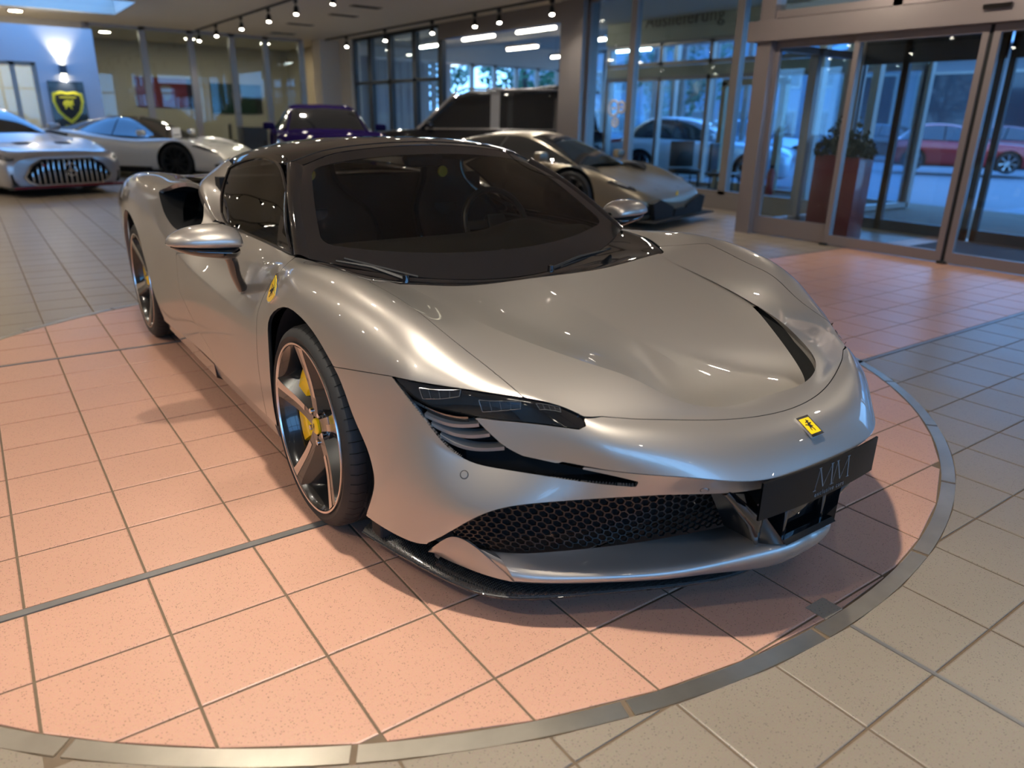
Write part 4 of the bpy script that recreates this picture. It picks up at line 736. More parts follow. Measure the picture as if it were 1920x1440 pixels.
# --- number board with its lettering
def text_mesh(name, body, size, m, parent, mw, extr=.0006, font=None, bold=0, align='CENTER', shear=0., space=1.):
    c = bpy.data.curves.new(name, 'FONT'); c.body = body; c.size = size; c.extrude = extr; c.align_x = align; c.align_y = 'CENTER'; c.offset = bold; c.shear = shear; c.space_character = space
    o = bpy.data.objects.new(name, c); COL.objects.link(o); dg = bpy.context.evaluated_depsgraph_get(); me = bpy.data.meshes.new_from_object(o.evaluated_get(dg)); bpy.data.objects.remove(o)
    me.name = name; me.materials.append(m); r = link(name, me, parent); r.matrix_parent_inverse = Matrix.Identity(4); r.matrix_local = mw; return r
pl_rows = []
for z in (0, .5, 1): pl_rows.append([(x, -1.206+.20*x*x, .357*(1-z)+.462*z) for x in np.linspace(-.26, .26, 25)])
pl_b = [[(x, y+.006, z) for x, y, z in r] for r in pl_rows]
board_m = mat('number board', (.007, .007, .007), .16, spec=.25)
mb = MB().grid(pl_rows).grid(pl_b[::-1]); mb.grid([pl_rows[-1], pl_b[-1]]); mb.grid([pl_b[0], pl_rows[0]]); board = fix_normals(mb.build('number_board', board_m, car, True, 40))
lettering = mat('grey lettering', (.17, .17, .17), .4)
def board_at(x, z): return (x, -1.2068+.20*x*x, z)
def stroke(mb, pts, w):
    P3 = [np.array(board_at(*p)) for p in pts]; V = []; F = []
    for p, ww in zip(P3, w): V += [p-np.array([ww/2, 0, 0]), p+np.array([ww/2, 0, 0])]
    for i in range(len(P3)-1): F.append((2*i, 2*i+1, 2*i+3, 2*i+2))
    mb.add(V, F)
for k, (ox, nm) in enumerate(((-.05, 'letter_M'), (.03, 'letter_M'))):
    mb = MB(); W = .075; zb, zt = .386, .450
    stroke(mb, [(ox, zb), (ox+.012, zt)], (.0016, .0016)); stroke(mb, [(ox+.012, zt), (ox+.036, zb+.004)], (.004, .004)); stroke(mb, [(ox+.036, zb+.004), (ox+.066, zt)], (.0016, .0016)); stroke(mb, [(ox+.066, zt), (ox+.076, zb)], (.004, .004))
    for x, z in ((ox, zb), (ox+.012, zt), (ox+.066, zt), (ox+.076, zb)): stroke(mb, [(x, z-.001), (x, z+.001)], (.013, .013))
    mb.build(nm, lettering, board)
text_mesh('word_exclusive_cars', 'exclusive cars', .019, lettering, board, Matrix.Translation((.022, -1.2066, .3725)) @ Matrix.Rotation(math.pi/2, 4, 'X'), .0002, space=1.25)

# --- badges
bn = Vector((0, -.50, .866)).normalized(); bx = Vector((1, 0, 0)); by = bn.cross(bx)
bm_ = Matrix.Translation(Vector((0, -1.133, .5335))) @ Matrix((bx, by, bn)).transposed().to_4x4()
def flat(name, poly, z0, z1, m, parent, M): 
    mb = MB().prism(poly, z0, z1, 'z'); V = [tuple(M @ Vector(v)) for v in mb.V]; return fix_normals(mesh(name, V, mb.F, m, parent))
badge = flat('nose_badge', [(-.026, -.033), (.026, -.033), (.026, .033), (-.026, .033)], -.004, .002, chrome, car, bm_)
flat('badge_field', [(-.021, -.024), (.021, -.024), (.021, .026), (-.021, .026)], .002, .0026, yellow, badge, bm_)
HORSE = [(-.30, -.9), (-.12, -.9), (-.18, -.62), (.02, -.30), (.28, -.42), (.40, -.78), (.52, -.74), (.46, -.34), (.34, -.14), (.40, .02), (.70, .16), (.92, .12), (.84, .30), (.58, .30), (.36, .18), (.22, .26), (.06, .46), (.34, .52), (.52, .44), (.50, .56), (.24, .66), (.02, .66), (-.02, .92), (-.14, .98), (-.20, .86), (-.52, .70), (-.48, .58), (-.24, .62), (-.26, .38), (-.66, .42), (-.74, .22), (-.60, .26), (-.28, .20), (-.26, .02), (-.56, -.14), (-.52, -.28), (-.20, -.10), (-.22, -.36), (-.34, -.60)]
HORSE = [(-x, y) for x, y in HORSE]
flat('horse_emblem', [(x*.017, y*.021+.001) for x, y in HORSE], .0026, .0031, matt_black, badge, bm_)
SHIELD = [(0, -1), (.35, -.72), (.62, -.3), (.74, .2), (.76, .72), (.5, .82), (.25, .92), (0, .86), (-.25, .92), (-.5, .82), (-.76, .72), (-.74, .2), (-.62, -.3), (-.35, -.72)]
for sd in (-1, 1):
    c, n = surf_offset([np.mean(MARK['shield'], 0)], .004, sd); c = Vector(c[0]); n = Vector(n[0]); tp, _ = surf_offset([MARK['shield'][0]], .004, sd); bt, _ = surf_offset([MARK['shield'][1]], .004, sd)
    yv = (Vector(tp[0])-Vector(bt[0])); h = yv.length/2*.88; yv = (yv-n*yv.dot(n)).normalized(); xv = yv.cross(n); M = Matrix.Translation(c) @ Matrix((xv, yv, n)).transposed().to_4x4()
    sh = flat('fender_shield', [(x*h*.86, y*h) for x, y in SHIELD], -.006, .0, chrome, car, M)
    flat('shield_field', [(x*h*.76, y*h*.90) for x, y in SHIELD], 0, .0008, yellow, sh, M); flat('shield_horse', [(x*h*.42, y*h*.52) for x, y in HORSE], .0008, .0013, matt_black, sh, M)
    flat('shield_stripe', [(-.5*h, .60*h), (.5*h, .60*h), (.5*h, .70*h), (-.5*h, .70*h)], .0008, .0012, mat('green enamel', (.02, .15, .04), .3), sh, M)
    for key in ('sensor', 'sensor2'):
        c, n = surf_offset([MARK[key][0]], -.001, sd); n = Vector(n[0]); q = n.to_track_quat('Z', 'Y').to_matrix().to_4x4(); M = Matrix.Translation(Vector(c[0])) @ q
        mb = MB().lathe([(.0001, .003), (.0085, .003), (.0095, .001), (.0095, -.004)], 20); o = mesh('parking_sensor', [tuple(M @ Vector(v)) for v in mb.V], mb.F, silver, car, True, 40)
        mb = MB().lathe([(.0098, -.004), (.0098, .0012), (.0118, .0012), (.0118, -.004)], 20); mesh('sensor_ring', [tuple(M @ Vector(v)) for v in mb.V], mb.F, satin_black, car, True, 40)
# ------------------------------------------------------------------ glasshouse, roof, mirrors, wheels, cabin
WS = np.array([[(0, .900, 1.172), (.25, .905, 1.162), (.45, .922, 1.135), (.575, .930, 1.092)],
               [(0, .668, 1.043), (.25, .685, 1.037), (.47, .735, 1.022), (.655, .770, 1.013)],
               [(0, .432, .884), (.27, .458, .884), (.52, .530, .889), (.720, .590, .905)],
               [(0, .200, .702), (.30, .235, .716), (.56, .320, .755), (.765, .430, .803)]])
def ws_eval(us, vs):
    Q = WS[:, :0:-1].copy(); Q[..., 0] *= -1; return spline_grid(np.concatenate([Q, WS], 1), us, np.asarray(vs)+3)
WSF = Surf(ws_eval, np.linspace(0, 3, 61), np.linspace(0, 3, 61))
def rect(u0, u1, v0, v1, r=.15, n=6):
    out = []
    for cx, cy, a0 in ((u1-r, v1-r, 0), (u0+r, v1-r, 90), (u0+r, v0+r, 180), (u1-r, v0+r, 270)):
        for k in range(n+1): t = math.radians(a0+90*k/n); out.append((cx+r*math.cos(t), cy+r*math.sin(t)))
    return np.array(out)
inner = np.concatenate([rect(.26, 2.52, -3, 2.74, .22)]); allw = np.array([(-1, -5), (-1, 5), (4, 5), (4, -5)])
clear = WSF.panel([inner], gap=0); frit = WSF.panel([], [inner], gap=0)
put_panel('windscreen', clear, screen_glass, car, 0, depth=0, both=True); put_panel('windscreen_border', frit, gloss_black, car, 0, depth=.004, both=True)
# sensor mirror housing behind the top edge
MB().box(-.10, .10, .93, 1.0, 1.075, 1.145, .03).build('mirror_housing', satin_black, car, True)
cf_ = [tuple(q) for q in tray_eval(np.array([8.70, 8.71]), np.array([0, 1., 2., 3., 4.]))[0]]+[tuple(body_eval(np.array([u_, u_+.01]), np.array([v_, v_+.01]))[0, 0]) for u_, v_ in ((8.98, 1.21), (9.33, 1.40), (10.1, 1.81), (10.66, 1.96), (11.1, 2.12))]
cowl_f = np.array(cf_)-[0, 0, .004]
cowl_r = np.array([(0, .202, .700), (.20, .222, .707), (.36, .256, .722), (.46, .287, .735), (.54, .315, .750), (.60, .345, .762), (.65, .37, .772), (.69, .392, .783), (.73, .415, .794), (.772, .446, .803)])
cg = spline_grid(np.stack([cowl_f+[0, -.012, -.012], cowl_f, (cowl_f+cowl_r)/2-[0, 0, .004], cowl_r], 1), np.linspace(0, 9, 64), np.linspace(0, 3, 13))
put_panel('cowl', (cg.reshape(-1, 3), tri_grid(cg), None), gloss_black, car, 0, depth=0, both=True)
pil_in = np.array([(.575, .930, 1.092), (.655, .770, 1.013), (.720, .590, .905), (.765, .430, .803)]); pil_out = np.array([(.628, .985, 1.098), (.700, .805, 1.004), (.752, .655, .915), (.800, .492, .808)])
for sd in (-1, 1):
    s = np.array([sd, 1, 1])
    pg = spline_grid(np.stack([pil_in, (pil_in+pil_out)/2+[.012, -.012, .012], pil_out, pil_out+[-.02, .03, -.015]], 1), np.linspace(0, 3, 31), np.linspace(0, 3, 19))*s
    MB().grid(pg).build('windscreen_pillar', gloss_black, car, True, 60)
# roof
RF = np.array([[(0, .905, 1.176), (.30, .915, 1.160), (.48, .935, 1.130), (.575, .945, 1.096), (.628, .985, 1.098)],
               [(0, 1.06, 1.196), (.33, 1.06, 1.182), (.51, 1.06, 1.155), (.595, 1.06, 1.130), (.640, 1.06, 1.098)],
               [(0, 1.33, 1.200), (.35, 1.33, 1.187), (.52, 1.33, 1.162), (.600, 1.33, 1.138), (.642, 1.33, 1.106)],
               [(0, 1.60, 1.184), (.35, 1.60, 1.171), (.52, 1.60, 1.144), (.605, 1.60, 1.113), (.660, 1.60, 1.070)],
               [(0, 1.90, 1.140), (.35, 1.90, 1.125), (.52, 1.89, 1.100), (.600, 1.87, 1.078), (.665, 1.80, 1.030)],
               [(0, 2.35, 1.045), (.33, 2.33, 1.030), (.50, 2.30, 1.010), (.600, 2.20, .990), (.690, 2.02, .975)]])
def rf_eval(us, vs):
    Q = RF[:, :0:-1].copy(); Q[..., 0] *= -1; return spline_grid(np.concatenate([Q, RF], 1), us, np.asarray(vs)+4)
rg = rf_eval(np.linspace(.0, 5, 81), np.linspace(0, 4, 49)); put_panel('roof', (rg.reshape(-1, 3), tri_grid(rg), None), gloss_black, car, 0, depth=.004, both=True)
seam = rf_eval(np.array([.42, .43]), np.linspace(0, 4, 40))[0]; seam = np.concatenate([seam[::-1]*MX, seam])+[0, 0, .0008]; MB().tube(list(seam), .0022, 5).build('roof_seam', matt_black, car)
dk = np.array([[(0, 2.30, 1.03), (.33, 2.30, 1.01), (.52, 2.25, .985), (.69, 2.02, .962)], [(0, 2.7, .95), (.35, 2.7, .945), (.55, 2.68, .945), (.70, 2.6, .942)], [(0, 3.2, .89), (.35, 3.2, .895), (.55, 3.2, .90), (.68, 3.2, .905)], [(0, 3.6, .86), (.35, 3.6, .86), (.55, 3.6, .86), (.66, 3.58, .855)]])
dg_ = spline_grid(dk, np.linspace(0, 3, 31), np.linspace(0, 3, 25)); put_panel('rear_deck', (dg_.reshape(-1, 3), tri_grid(dg_), None), silver, car, 0, depth=0, both=True)
MB().box(-.88, .88, 3.5, 3.6, .22, .84, .04).build('tail', satin_black, car, True)
w_top = np.array([(.700, .800, 1.002), (.662, .940, 1.064), (.640, 1.060, 1.094), (.632, 1.175, 1.106), (.640, 1.33, 1.102), (.657, 1.53, 1.074), (.674, 1.665, 1.040)])
w_bot = np.array([(.796, .510, .812), (.799, .700, .815), (.801, .850, .816), (.803, 1.00, .818), (.807, 1.15, .821), (.810, 1.30, .826), (.790, 1.45, .855)])
wg = spline_grid(np.stack([w_top, (w_top*2+w_bot)/3+[.010, 0, .004], (w_top+w_bot*2)/3+[.012, 0, .003], w_bot], 1), np.linspace(0, 6, 61), np.linspace(0, 3, 25))
bf = np.array([(.662, 1.66, 1.060), (.676, 1.690, 1.034), (.708, 1.655, .975), (.748, 1.565, .910), (.790, 1.44, .856), (.812, 1.31, .828)])
br = np.array([(.606, 1.87, 1.082), (.655, 1.93, 1.04), (.722, 1.92, .990), (.795, 1.77, .948), (.826, 1.58, .888), (.838, 1.40, .832)])
bgrid = spline_grid(np.stack([bf, (bf+br)/2+[.012, 0, .006], br, br+[.0, .05, -.015]], 1), np.linspace(0, 5, 51), np.linspace(0, 3, 19))
for sd in (-1, 1):
    s = np.array([sd, 1, 1])
    win = MB().grid(wg*s).build('side_window', side_glass_m, car, True)
    fr = [wg[0, :]*s+[.004*sd, 0, 0]]
    loop = np.concatenate([wg[:, 0], wg[-1, 1:], wg[::-1, -1][1:], wg[0, ::-1][1:]])*s+np.array([.002*sd, 0, 0])
    MB().tube(list(loop), .0065, 6, cap=False).build('window_seal', gloss_black, win, True)
    tri = [(.700, .800, 1.002), (.772, .700, .885), (.798, .66, .815), (.796, .510, .812), (.752, .655, .915)]
    V = np.array(tri)*s+np.array([.006*sd, 0, 0]); mesh('mirror_sail', V, [(0, 1, 4), (1, 2, 4), (2, 3, 4)], gloss_black, car, True)
    MB().grid(bgrid*s).build('roof_buttress', silver, car, True)
    # side intake: dark duct with an upright fin
    io = P['intake']; pts = BS.pts(densify(io, .2)); sft = np.array([-.24, .10, -.03]); mid = pts+sft*.5; end = pts*.6+pts.mean(0)*.4+sft
    rows = [np.r_[q, q[:1]]*s for q in (pts, mid, end)]; mb = MB().grid(rows); k = len(mb.V); mb.add(list(rows[2][:-1]), [tuple(range(len(pts)))]); mb.build('side_intake', dark_void, car, True)
    MB().grid(np.array([[(.905, 1.72, .79), (.895, 1.73, .86), (.865, 1.74, .925)], [(.89, 1.76, .785), (.88, 1.77, .86), (.85, 1.78, .925)], [(.78, 1.95, .78), (.77, 1.96, .85), (.75, 1.96, .91)]])*s).build('intake_fin', gloss_black, car, True)
    # door mirror: cap, black lower shell, stalk
    mr = link('door_mirror', None, car)
    def ring(x, yc, zc, ry, rz, n=20, lo=0): return [(x*sd, yc+ry*math.cos(2*math.pi*k/n), zc+(rz if math.sin(2*math.pi*k/n) > 0 else rz*lo)*math.sin(2*math.pi*k/n)) for k in range(n+1)]
    st = [(.928, .690, .838, .018, .012), (.940, .690, .842, .070, .044), (.965, .690, .846, .088, .056), (1.01, .690, .850, .094, .062), (1.06, .69, .852, .092, .060), (1.11, .692, .853, .080, .052), (1.15, .698, .852, .060, .038), (1.175, .705, .850, .034, .020), (1.183, .71, .849, .006, .004)]
    rows = np.array([ring(*q, lo=.42) for q in st]); rs = spline_grid(rows, np.linspace(0, len(st)-1, 40), np.arange(21)); fix_normals(MB().grid(rs).build('mirror_cap', silver, mr, True, 60))
    st2 = [(.942, .692, .812, .040, .014), (.97, .694, .812, .074, .022), (1.03, .696, .818, .080, .020), (1.09, .70, .824, .072, .016), (1.14, .704, .832, .050, .010), (1.168, .708, .838, .010, .003)]
    rows = np.array([ring(*q, lo=1.5) for q in st2]); rs = spline_grid(rows, np.linspace(0, len(st2)-1, 30), np.arange(21)); fix_normals(MB().grid(rs).build('mirror_base', gloss_black, mr, True, 60))
    sk = spline_curve([(1.05*sd, .698, .815), (.995*sd, .700, .806), (.968*sd, .704, .782), (.955*sd, .715, .74), (.942*sd, .735, .70), (.918*sd, .760, .645)], 24)
    V = []; n = 14; wy = np.interp(np.arange(24), [0, 8, 23], [.030, .034, .026]); wx = np.interp(np.arange(24), [0, 6, 23], [.010, .022, .020])
    rows = []
    for i, p in enumerate(sk):
        d = sk[min(i+1, 23)]-sk[max(i-1, 0)]; d /= np.linalg.norm(d); b = np.cross(d, [0, 1, 0]); b /= np.linalg.norm(b); rows.append([p+np.array([0, 1, 0])*wy[i]*math.cos(t)+b*wx[i]*math.sin(t) for t in np.linspace(0, 2*math.pi, n+1)])
    fix_normals(MB().grid(rows).build('mirror_stalk', gloss_black, mr, True, 60))
    # wheel wells and sills
    for yc, zc, r, xo in ((.022, .345, .392, .945), (2.655, .35, .40, .975)):
        mb = MB(); ang = np.linspace(-.35, math.pi+.35, 30); mb.grid([[(x*sd, yc+r*math.cos(t), zc+r*math.sin(t)) for t in ang] for x in (xo-.012, .60)]); V = [(.60*sd, yc+r*math.cos(t), zc+r*math.sin(t)) for t in ang]; mb.add(V, [tuple(range(30))]); mb.build('wheel_well', dark_void, car, True)
    sl = [(.948, .205), (.935, .150), (.90, .115), (.80, .11), (.80, .2)]
    mb = MB().prism([(a*sd, b) for a, b in sl], .42, 1.25, 'y'); fix_normals(mb.build('side_sill', silver, car))
    mb = MB().prism([(a*sd, b) for a, b in [(.95, .205), (.945, .14), (.88, .10), (.80, .10), (.80, .2)]], 1.25, 2.22, 'y'); fix_normals(mb.build('rear_sill', gloss_black, car))
MB().box(-.78, .78, -.45, 3.4, .10, .19).build('underbody', matt_black, car)

# --- wheels: tyre, barrel, lip, five spokes, disc, caliper, hub
def wheel(name, yc, zc, xo, R, w, rr, sd, ang0):
    root = link(name, None, car); root.location = (sd*xo, yc, zc); S = sd   # local x points outwards
    def put(n, mb, m, smooth=True, sharp=40, par=None):
        V = [(v[0]*S, v[1], v[2]) for v in mb.V]; return fix_normals(mesh(n, V, mb.F, m, par or root, smooth, sharp))
    prof = [(rr-.004, -.012), (rr+.006, -.004), (rr+.022, .002), (R-.030, .001), (R-.012, -.010), (R-.003, -.026), (R, -.05)]
    g = [(-.06-.045*i) for i in range(int((w-.11)/.045)+1)]
    for x in g: prof += [(R, x), (R-.007, x-.002), (R-.007, x-.008), (R, x-.010)]
    prof += [(R, -w+.05), (R-.012, -w+.01), (R-.04, -w), (rr, -w+.012)]
    tyre = put('tyre', MB().lathe(prof, 96, 'x'), rubber, True, 30)
    mb = MB()
    for k in range(60):   # shoulder sipes
        t = 2*math.pi*k/60
        for r0, x0, x1 in ((R+.0006, -.012, -.055),):
            a = t; V = []
            for rr_, xx in ((R-.010, -.010), (R+.0008, -.028), (R+.0008, -.056)):
                for da in (-.004, .004): V.append((xx, rr_*math.cos(a+da), rr_*math.sin(a+da)))
            mb.add(V, [(0, 1, 3, 2), (2, 3, 5, 4)])
    _ts = put('tread_sipes', mb, dark_void, False); _ts.parent = tyre; _ts['kind'] = 'stuff'
    put('rim_barrel', MB().lathe([(rr-.003, -.003), (rr-.010, -.012), (rr-.022, -.03), (rr-.030, -.09), (rr-.034, -w+.03)], 64, 'x'), rim_dark)
    put('rim_lip', MB().lathe([(rr-.0055, -.004), (rr-.004, .0015), (rr+.0025, .002), (rr+.004, -.004)], 96, 'x', close=True), machined)
    put('brake_disc', MB().lathe([(.05, -.085), (.05, -.072), (.185, -.072), (.19, -.075), (.19, -.10), (.05, -.10)], 48, 'x'), mat('brake disc', (.10, .10, .10), .35, .8))
    put('hub_back', MB().lathe([(.001, -.05), (.07, -.05), (.085, -.10), (.001, -.10)], 32, 'x'), rim_dark)
    # spokes: deep twisted blades with a machined front edge
    for k in range(5):
        t = math.radians(ang0+72*k)
        er = np.array([0, math.sin(t), math.cos(t)]); et = np.array([0, math.cos(t), -math.sin(t)])
        rad = [.030, .06, .10, .15, .20, .245, rr-.010]; dep_ = [-.036, -.036, -.034, -.028, -.018, -.008, -.003]; half = [.020, .021, .022, .024, .027, .031, .036]
        fr = np.array([[er*r+et*q*h+np.array([d, 0, 0]) for q in (-1, 1)] for r, d, h in zip(rad, dep_, half)])
        bk = np.array([[er*r*1.0+et*(q*h*2.7)+np.array([d-.045-.02*(r/.27), 0, 0]) for q in (-1, 1)] for r, d, h in zip(rad, dep_, half)])
        rows = np.stack([bk[:, 0], fr[:, 0], fr[:, 1], bk[:, 1]], 1); rs = spline_grid(rows, np.linspace(0, 6, 19), np.arange(4))
        sp = put('spoke', MB().grid(rs), rim_dark, True, 30)
        face = np.stack([fr[2:, 0]*1+np.array([.0012, 0, 0]), fr[2:, 0]*.52+fr[2:, 1]*.48+np.array([.0012, 0, 0])], 1); fs = spline_grid(face, np.linspace(0, 4, 13), np.arange(2)); put('spoke_face', MB().grid(fs), machined, True, 30, sp)
        p = er*.062+et*0; b2 = math.radians(36); q = er*math.cos(b2)+et*math.sin(b2); mb = MB().lathe([(.001, -.030), (.009, -.030), (.010, -.05)], 10, 'x', (0, q[1]*.056, q[2]*.056)); put('wheel_bolt', mb, chrome)
    put('hub_cap', MB().lathe([(.0005, -.026), (.022, -.027), (.027, -.031), (.029, -.05)], 28, 'x'), yellow)
    mb = MB().add([(-.0255, -x*.010, y*.014) for x, y in HORSE], [tuple(range(len(HORSE)))]); put('hub_horse', mb, matt_black, False)
    cal = MB(); aa = np.linspace(math.radians(35), math.radians(125), 14); ro, ri = .212, .125
    rows = [[(x, r*math.sin(a), r*math.cos(a)) for a in aa] for x, r in ((-.062, ri), (-.050, ri+.01), (-.046, ro-.02), (-.056, ro), (-.115, ro))]; cal.grid(rows)
    for e in (0, -1): cal.add([r[e] for r in rows], [tuple(range(5))])
    put('brake_caliper', cal, yellow, True, 35)
    return root
for sd in (-1, 1):
    wheel('front_wheel', .022, .334, .967, .334, .255, .279, sd, 5 if sd < 0 else 20); wheel('rear_wheel', 2.655, .340, .984, .340, .305, .276, sd, 40)
# --- wipers
for a, b, c, nm in (((-.50, .20, .742), (-.70, .345, .803), None, 'wiper'), ((.14, .17, .722), (.50, .235, .76), None, 'wiper')):
    w = link(nm, None, car); a = Vector(a); b = Vector(b)
    MB().tube([a, (a+b)/2+Vector((0, 0, .012)), b], [.009, .007, .004], 6).build('wiper_arm', satin_black, w, True); MB().tube([a+Vector((.05, 0, .004)), b+Vector((.04, .02, .002))], .005, 6).build('wiper_blade', matt_black, w, True); MB().lathe([(.001, .018), (.012, .016), (.014, -.01)], 12, 'z', tuple(a)).build('wiper_pivot', gloss_black, w, True)
# --- cabin
dash = spline_grid(np.array([[(x, .34+.10*abs(x)**1.5, .70+.05*abs(x)) for x in np.linspace(-.72, .72, 9)], [(x, .55, .785+.03*math.exp(-((x-.37)/.16)**2)) for x in np.linspace(-.74, .74, 9)], [(x, .72, .80+.045*math.exp(-((x-.37)/.16)**2)) for x in np.linspace(-.74, .74, 9)], [(x, .80, .74) for x in np.linspace(-.74, .74, 9)], [(x, .82, .55) for x in np.linspace(-.74, .74, 9)]]), np.linspace(0, 4, 41), np.linspace(0, 8, 65))
MB().grid(dash).build('dashboard', leather, car, True)
st = link('steering_wheel', None, car); st.location = (.37, .90, .80); st.rotation_euler = (math.radians(68), 0, 0)
MB().tube([(.18*math.cos(t), .175*math.sin(t), 0) for t in np.linspace(0, 2*math.pi, 41)], .0155, 10, cap=False).build('steering_rim', satin_black, st, True)
MB().box(-.055, .055, -.07, .05, -.03, .02, .015).build('steering_boss', satin_black, st, True); MB().box(-.17, .17, -.02, .025, -.012, .006, .005).build('steering_spoke', satin_black, st, True); MB().box(-.03, .03, -.16, -.05, -.012, .006, .005).build('steering_spoke', satin_black, st, True)
for x in (-.37, .37):
    se = link('bucket_seat', None, car); se.location = (x, 1.12, .22)
    back = spline_grid(np.array([[(-.20, .10, .28), (-.10, .15, .28), (.10, .15, .28), (.20, .10, .28)], [(-.25, .08, .48), (-.12, .20, .48), (.12, .20, .48), (.25, .08, .48)], [(-.23, .17, .64), (-.11, .26, .64), (.11, .26, .64), (.23, .17, .64)], [(-.13, .27, .76), (-.08, .31, .76), (.08, .31, .76), (.13, .27, .76)], [(-.11, .29, .86), (-.06, .33, .87), (.06, .33, .87), (.11, .29, .86)]]), np.linspace(0, 4, 31), np.linspace(0, 3, 21))
    sh = MB().grid(back); sh.grid((back+[0, .05, 0])[:, ::-1]); sh.build('seat_back', leather, se, True); MB().box(-.22, .22, -.32, .16, .12, .26, .04).build('seat_cushion', leather, se, True)
    MB().tube([tuple(q) for q in np.concatenate([back[:, 0], back[-1, 1:], back[::-1, -1][1:]])], .012, 8).build('seat_piping', mat('glossy shell edge', (.02, .02, .02), .15, coat=1.), se, True)
    MB().box(-.07, .07, .262, .275, .50, .64, .01).build('seat_insert', satin_black, se, True)
    fl_ = MB().lathe([(.0005, 0), (.028, -.002), (.030, .004)], 16, 'y', (0, .295, .80)); fl_.build('headrest_emblem', yellow, se, True)
MB().box(-.76, .76, .45, 1.75, .19, .24).build('cabin_floor', matt_black, car); MB().box(-.74, .74, 1.62, 1.70, .24, 1.0).build('bulkhead', matt_black, car); MB().box(-.10, .10, .8, 1.6, .24, .52, .03).build('centre_console', leather, car, True)
for sd in (-1, 1): MB().box(.70*sd-.03, .70*sd+.03, .5, 1.6, .24, .80, .02).build('door_card', leather, car, True)
# ------------------------------------------------------------------ track spotlights
can_m = mat('black spotlight body', (.012, .012, .012), .4); lens_on = mat('lit spotlight lens', (1, .93, .82), .3, emit=(1., .90, .74), estr=60.)
def spot(x, y, aim, label, group, power=SPOT_W, size=2.3, z=CEIL):
    s = thing('track_spotlight', label, 'spotlight', (x, y, z-.09), group=group)
    d = (Vector(aim)-Vector((x, y, z-.22))).normalized(); q = d.to_track_quat('-Z', 'Y').to_matrix()
    MB().box(-.025, .025, -.05, .05, -.01, .049, .004).build('track_adapter', can_m, s); MB().tube([(0, 0, 0), (0, 0, -.09)], .012, 8).build('spotlight_stem', can_m, s, True)
    mb = MB().lathe([(.001, .085), (.035, .08), (.048, .04), (.050, -.075), (.044, -.075), (.042, -.05)], 20); c = Vector((0, 0, -.14)); o = mesh('spotlight_can', [tuple(q @ Vector(v)+c) for v in mb.V], mb.F, can_m, s, True, 40)
    mb = MB().lathe([(.0005, -.066), (.041, -.066)], 20); mesh('spotlight_lens', [tuple(q @ Vector(v)+c) for v in mb.V], mb.F, lens_on, s)
    l = bpy.data.lights.new('spotlight_beam', 'SPOT'); l.energy = power; l.color = (1., .90, .76); l.spot_size = size; l.spot_blend = 1.; l.shadow_soft_size = .045
    lo = link('spotlight_beam', l, s); lo.matrix_local = Matrix.Translation(c+q @ Vector((0, 0, -.085))) @ q.to_4x4(); return s
def track(x, y0, y1, label):
    t = thing('lighting_track', label, 'light track', (x, (y0+y1)/2, CEIL-.035), group='ceiling light tracks'); L = (y1-y0)/2
    MB().box(-.018, .018, -L, L, 0, .035).build('rail', can_m, t); MB().box(-.012, .012, -L, L, -.004, 0).build('rail_slot', mat('track slot', (.05, .05, .05), .5), t)
track(5.75, 5.0, 20.6, 'black ceiling track running along the middle of the showroom'); track(9.30, 9.3, 20.3, 'black ceiling track running along the hall glazing')
track(.9, -6.0, 6.2, 'black ceiling track above the silver sports car'); track(-1.6, -6.0, 20.0, 'black ceiling track above the left side of the floor'); track(5.75, -6.0, 4.6, 'black ceiling track above the right side of the turntable')
la = 'black spotlight on the middle track, %s'
for k, (y, w) in enumerate(((13.0, 'nearest of the row'), (14.6, 'second nearest of the row'), (16.5, 'third of the row'), (18.6, 'fourth of the row'), (20.3, 'farthest of the row'))): spot(5.75, y, (5.2, y-1.0, 0), la % w, 'spotlights on the middle track')
for k, (y, w) in enumerate(((9.6, 'nearest the pillar'), (11.3, 'second from the pillar'), (12.2, 'third from the pillar'), (14.0, 'fourth from the pillar'), (16.4, 'fifth from the pillar'), (18.8, 'farthest from the pillar'))): spot(9.30, y, (8.6, y-1.3, 0), 'black spotlight on the hall-side track, '+w, 'spotlights on the hall-side track')
track(-4.6, -6.0, 20.0, 'black ceiling track along the far left wall')
ORD = ['nearest the front windows', 'second from the front windows', 'third from the front windows', 'fourth from the front windows', 'fifth from the front windows', 'sixth from the front windows', 'seventh from the front windows', 'eighth from the front windows', 'ninth from the front windows', 'tenth from the front windows', 'eleventh from the front windows']
for x, nm in ((-4.6, 'the left wall'), (-1.6, 'the left side of the floor'), (.9, 'the silver sports car'), (5.75, 'the right side of the turntable')):  # rows added for even floor light; the strongest one follows the car's shadow
    for ky, y in enumerate((-5.6, -3.2, -.8, 1.6, 4.0, 6.4, 8.8, 11.2, 13.6, 16.0, 18.4)):
        if (x == 5.75 and y > 12) or (x == .9 and y > 5.5) or (x == -1.6 and y > 20): continue
        spot(x, y, (x+.15*(1.8-x), y-.3, 0), 'added black spotlight above %s, %s' % (nm, ORD[ky]), 'added spotlights above '+nm, power=SPOT_W*(.1 if y < -2 else 3.9 if x == .9 and y == -.8 else .5 if x == .9 else 1.3 if x == -1.6 and y < 3 else .45 if x == 5.75 and y < 4.5 else .5 if x == -4.6 and y < 3 else 1.35))
for y, w in ((7.6, 'farther from the sliding door'), (5.4, 'nearer the sliding door')): spot(7.7, y, (7.4, y-.5, 0), 'black spotlight above the champagne grey supercar, '+w, 'spotlights above the supercar')
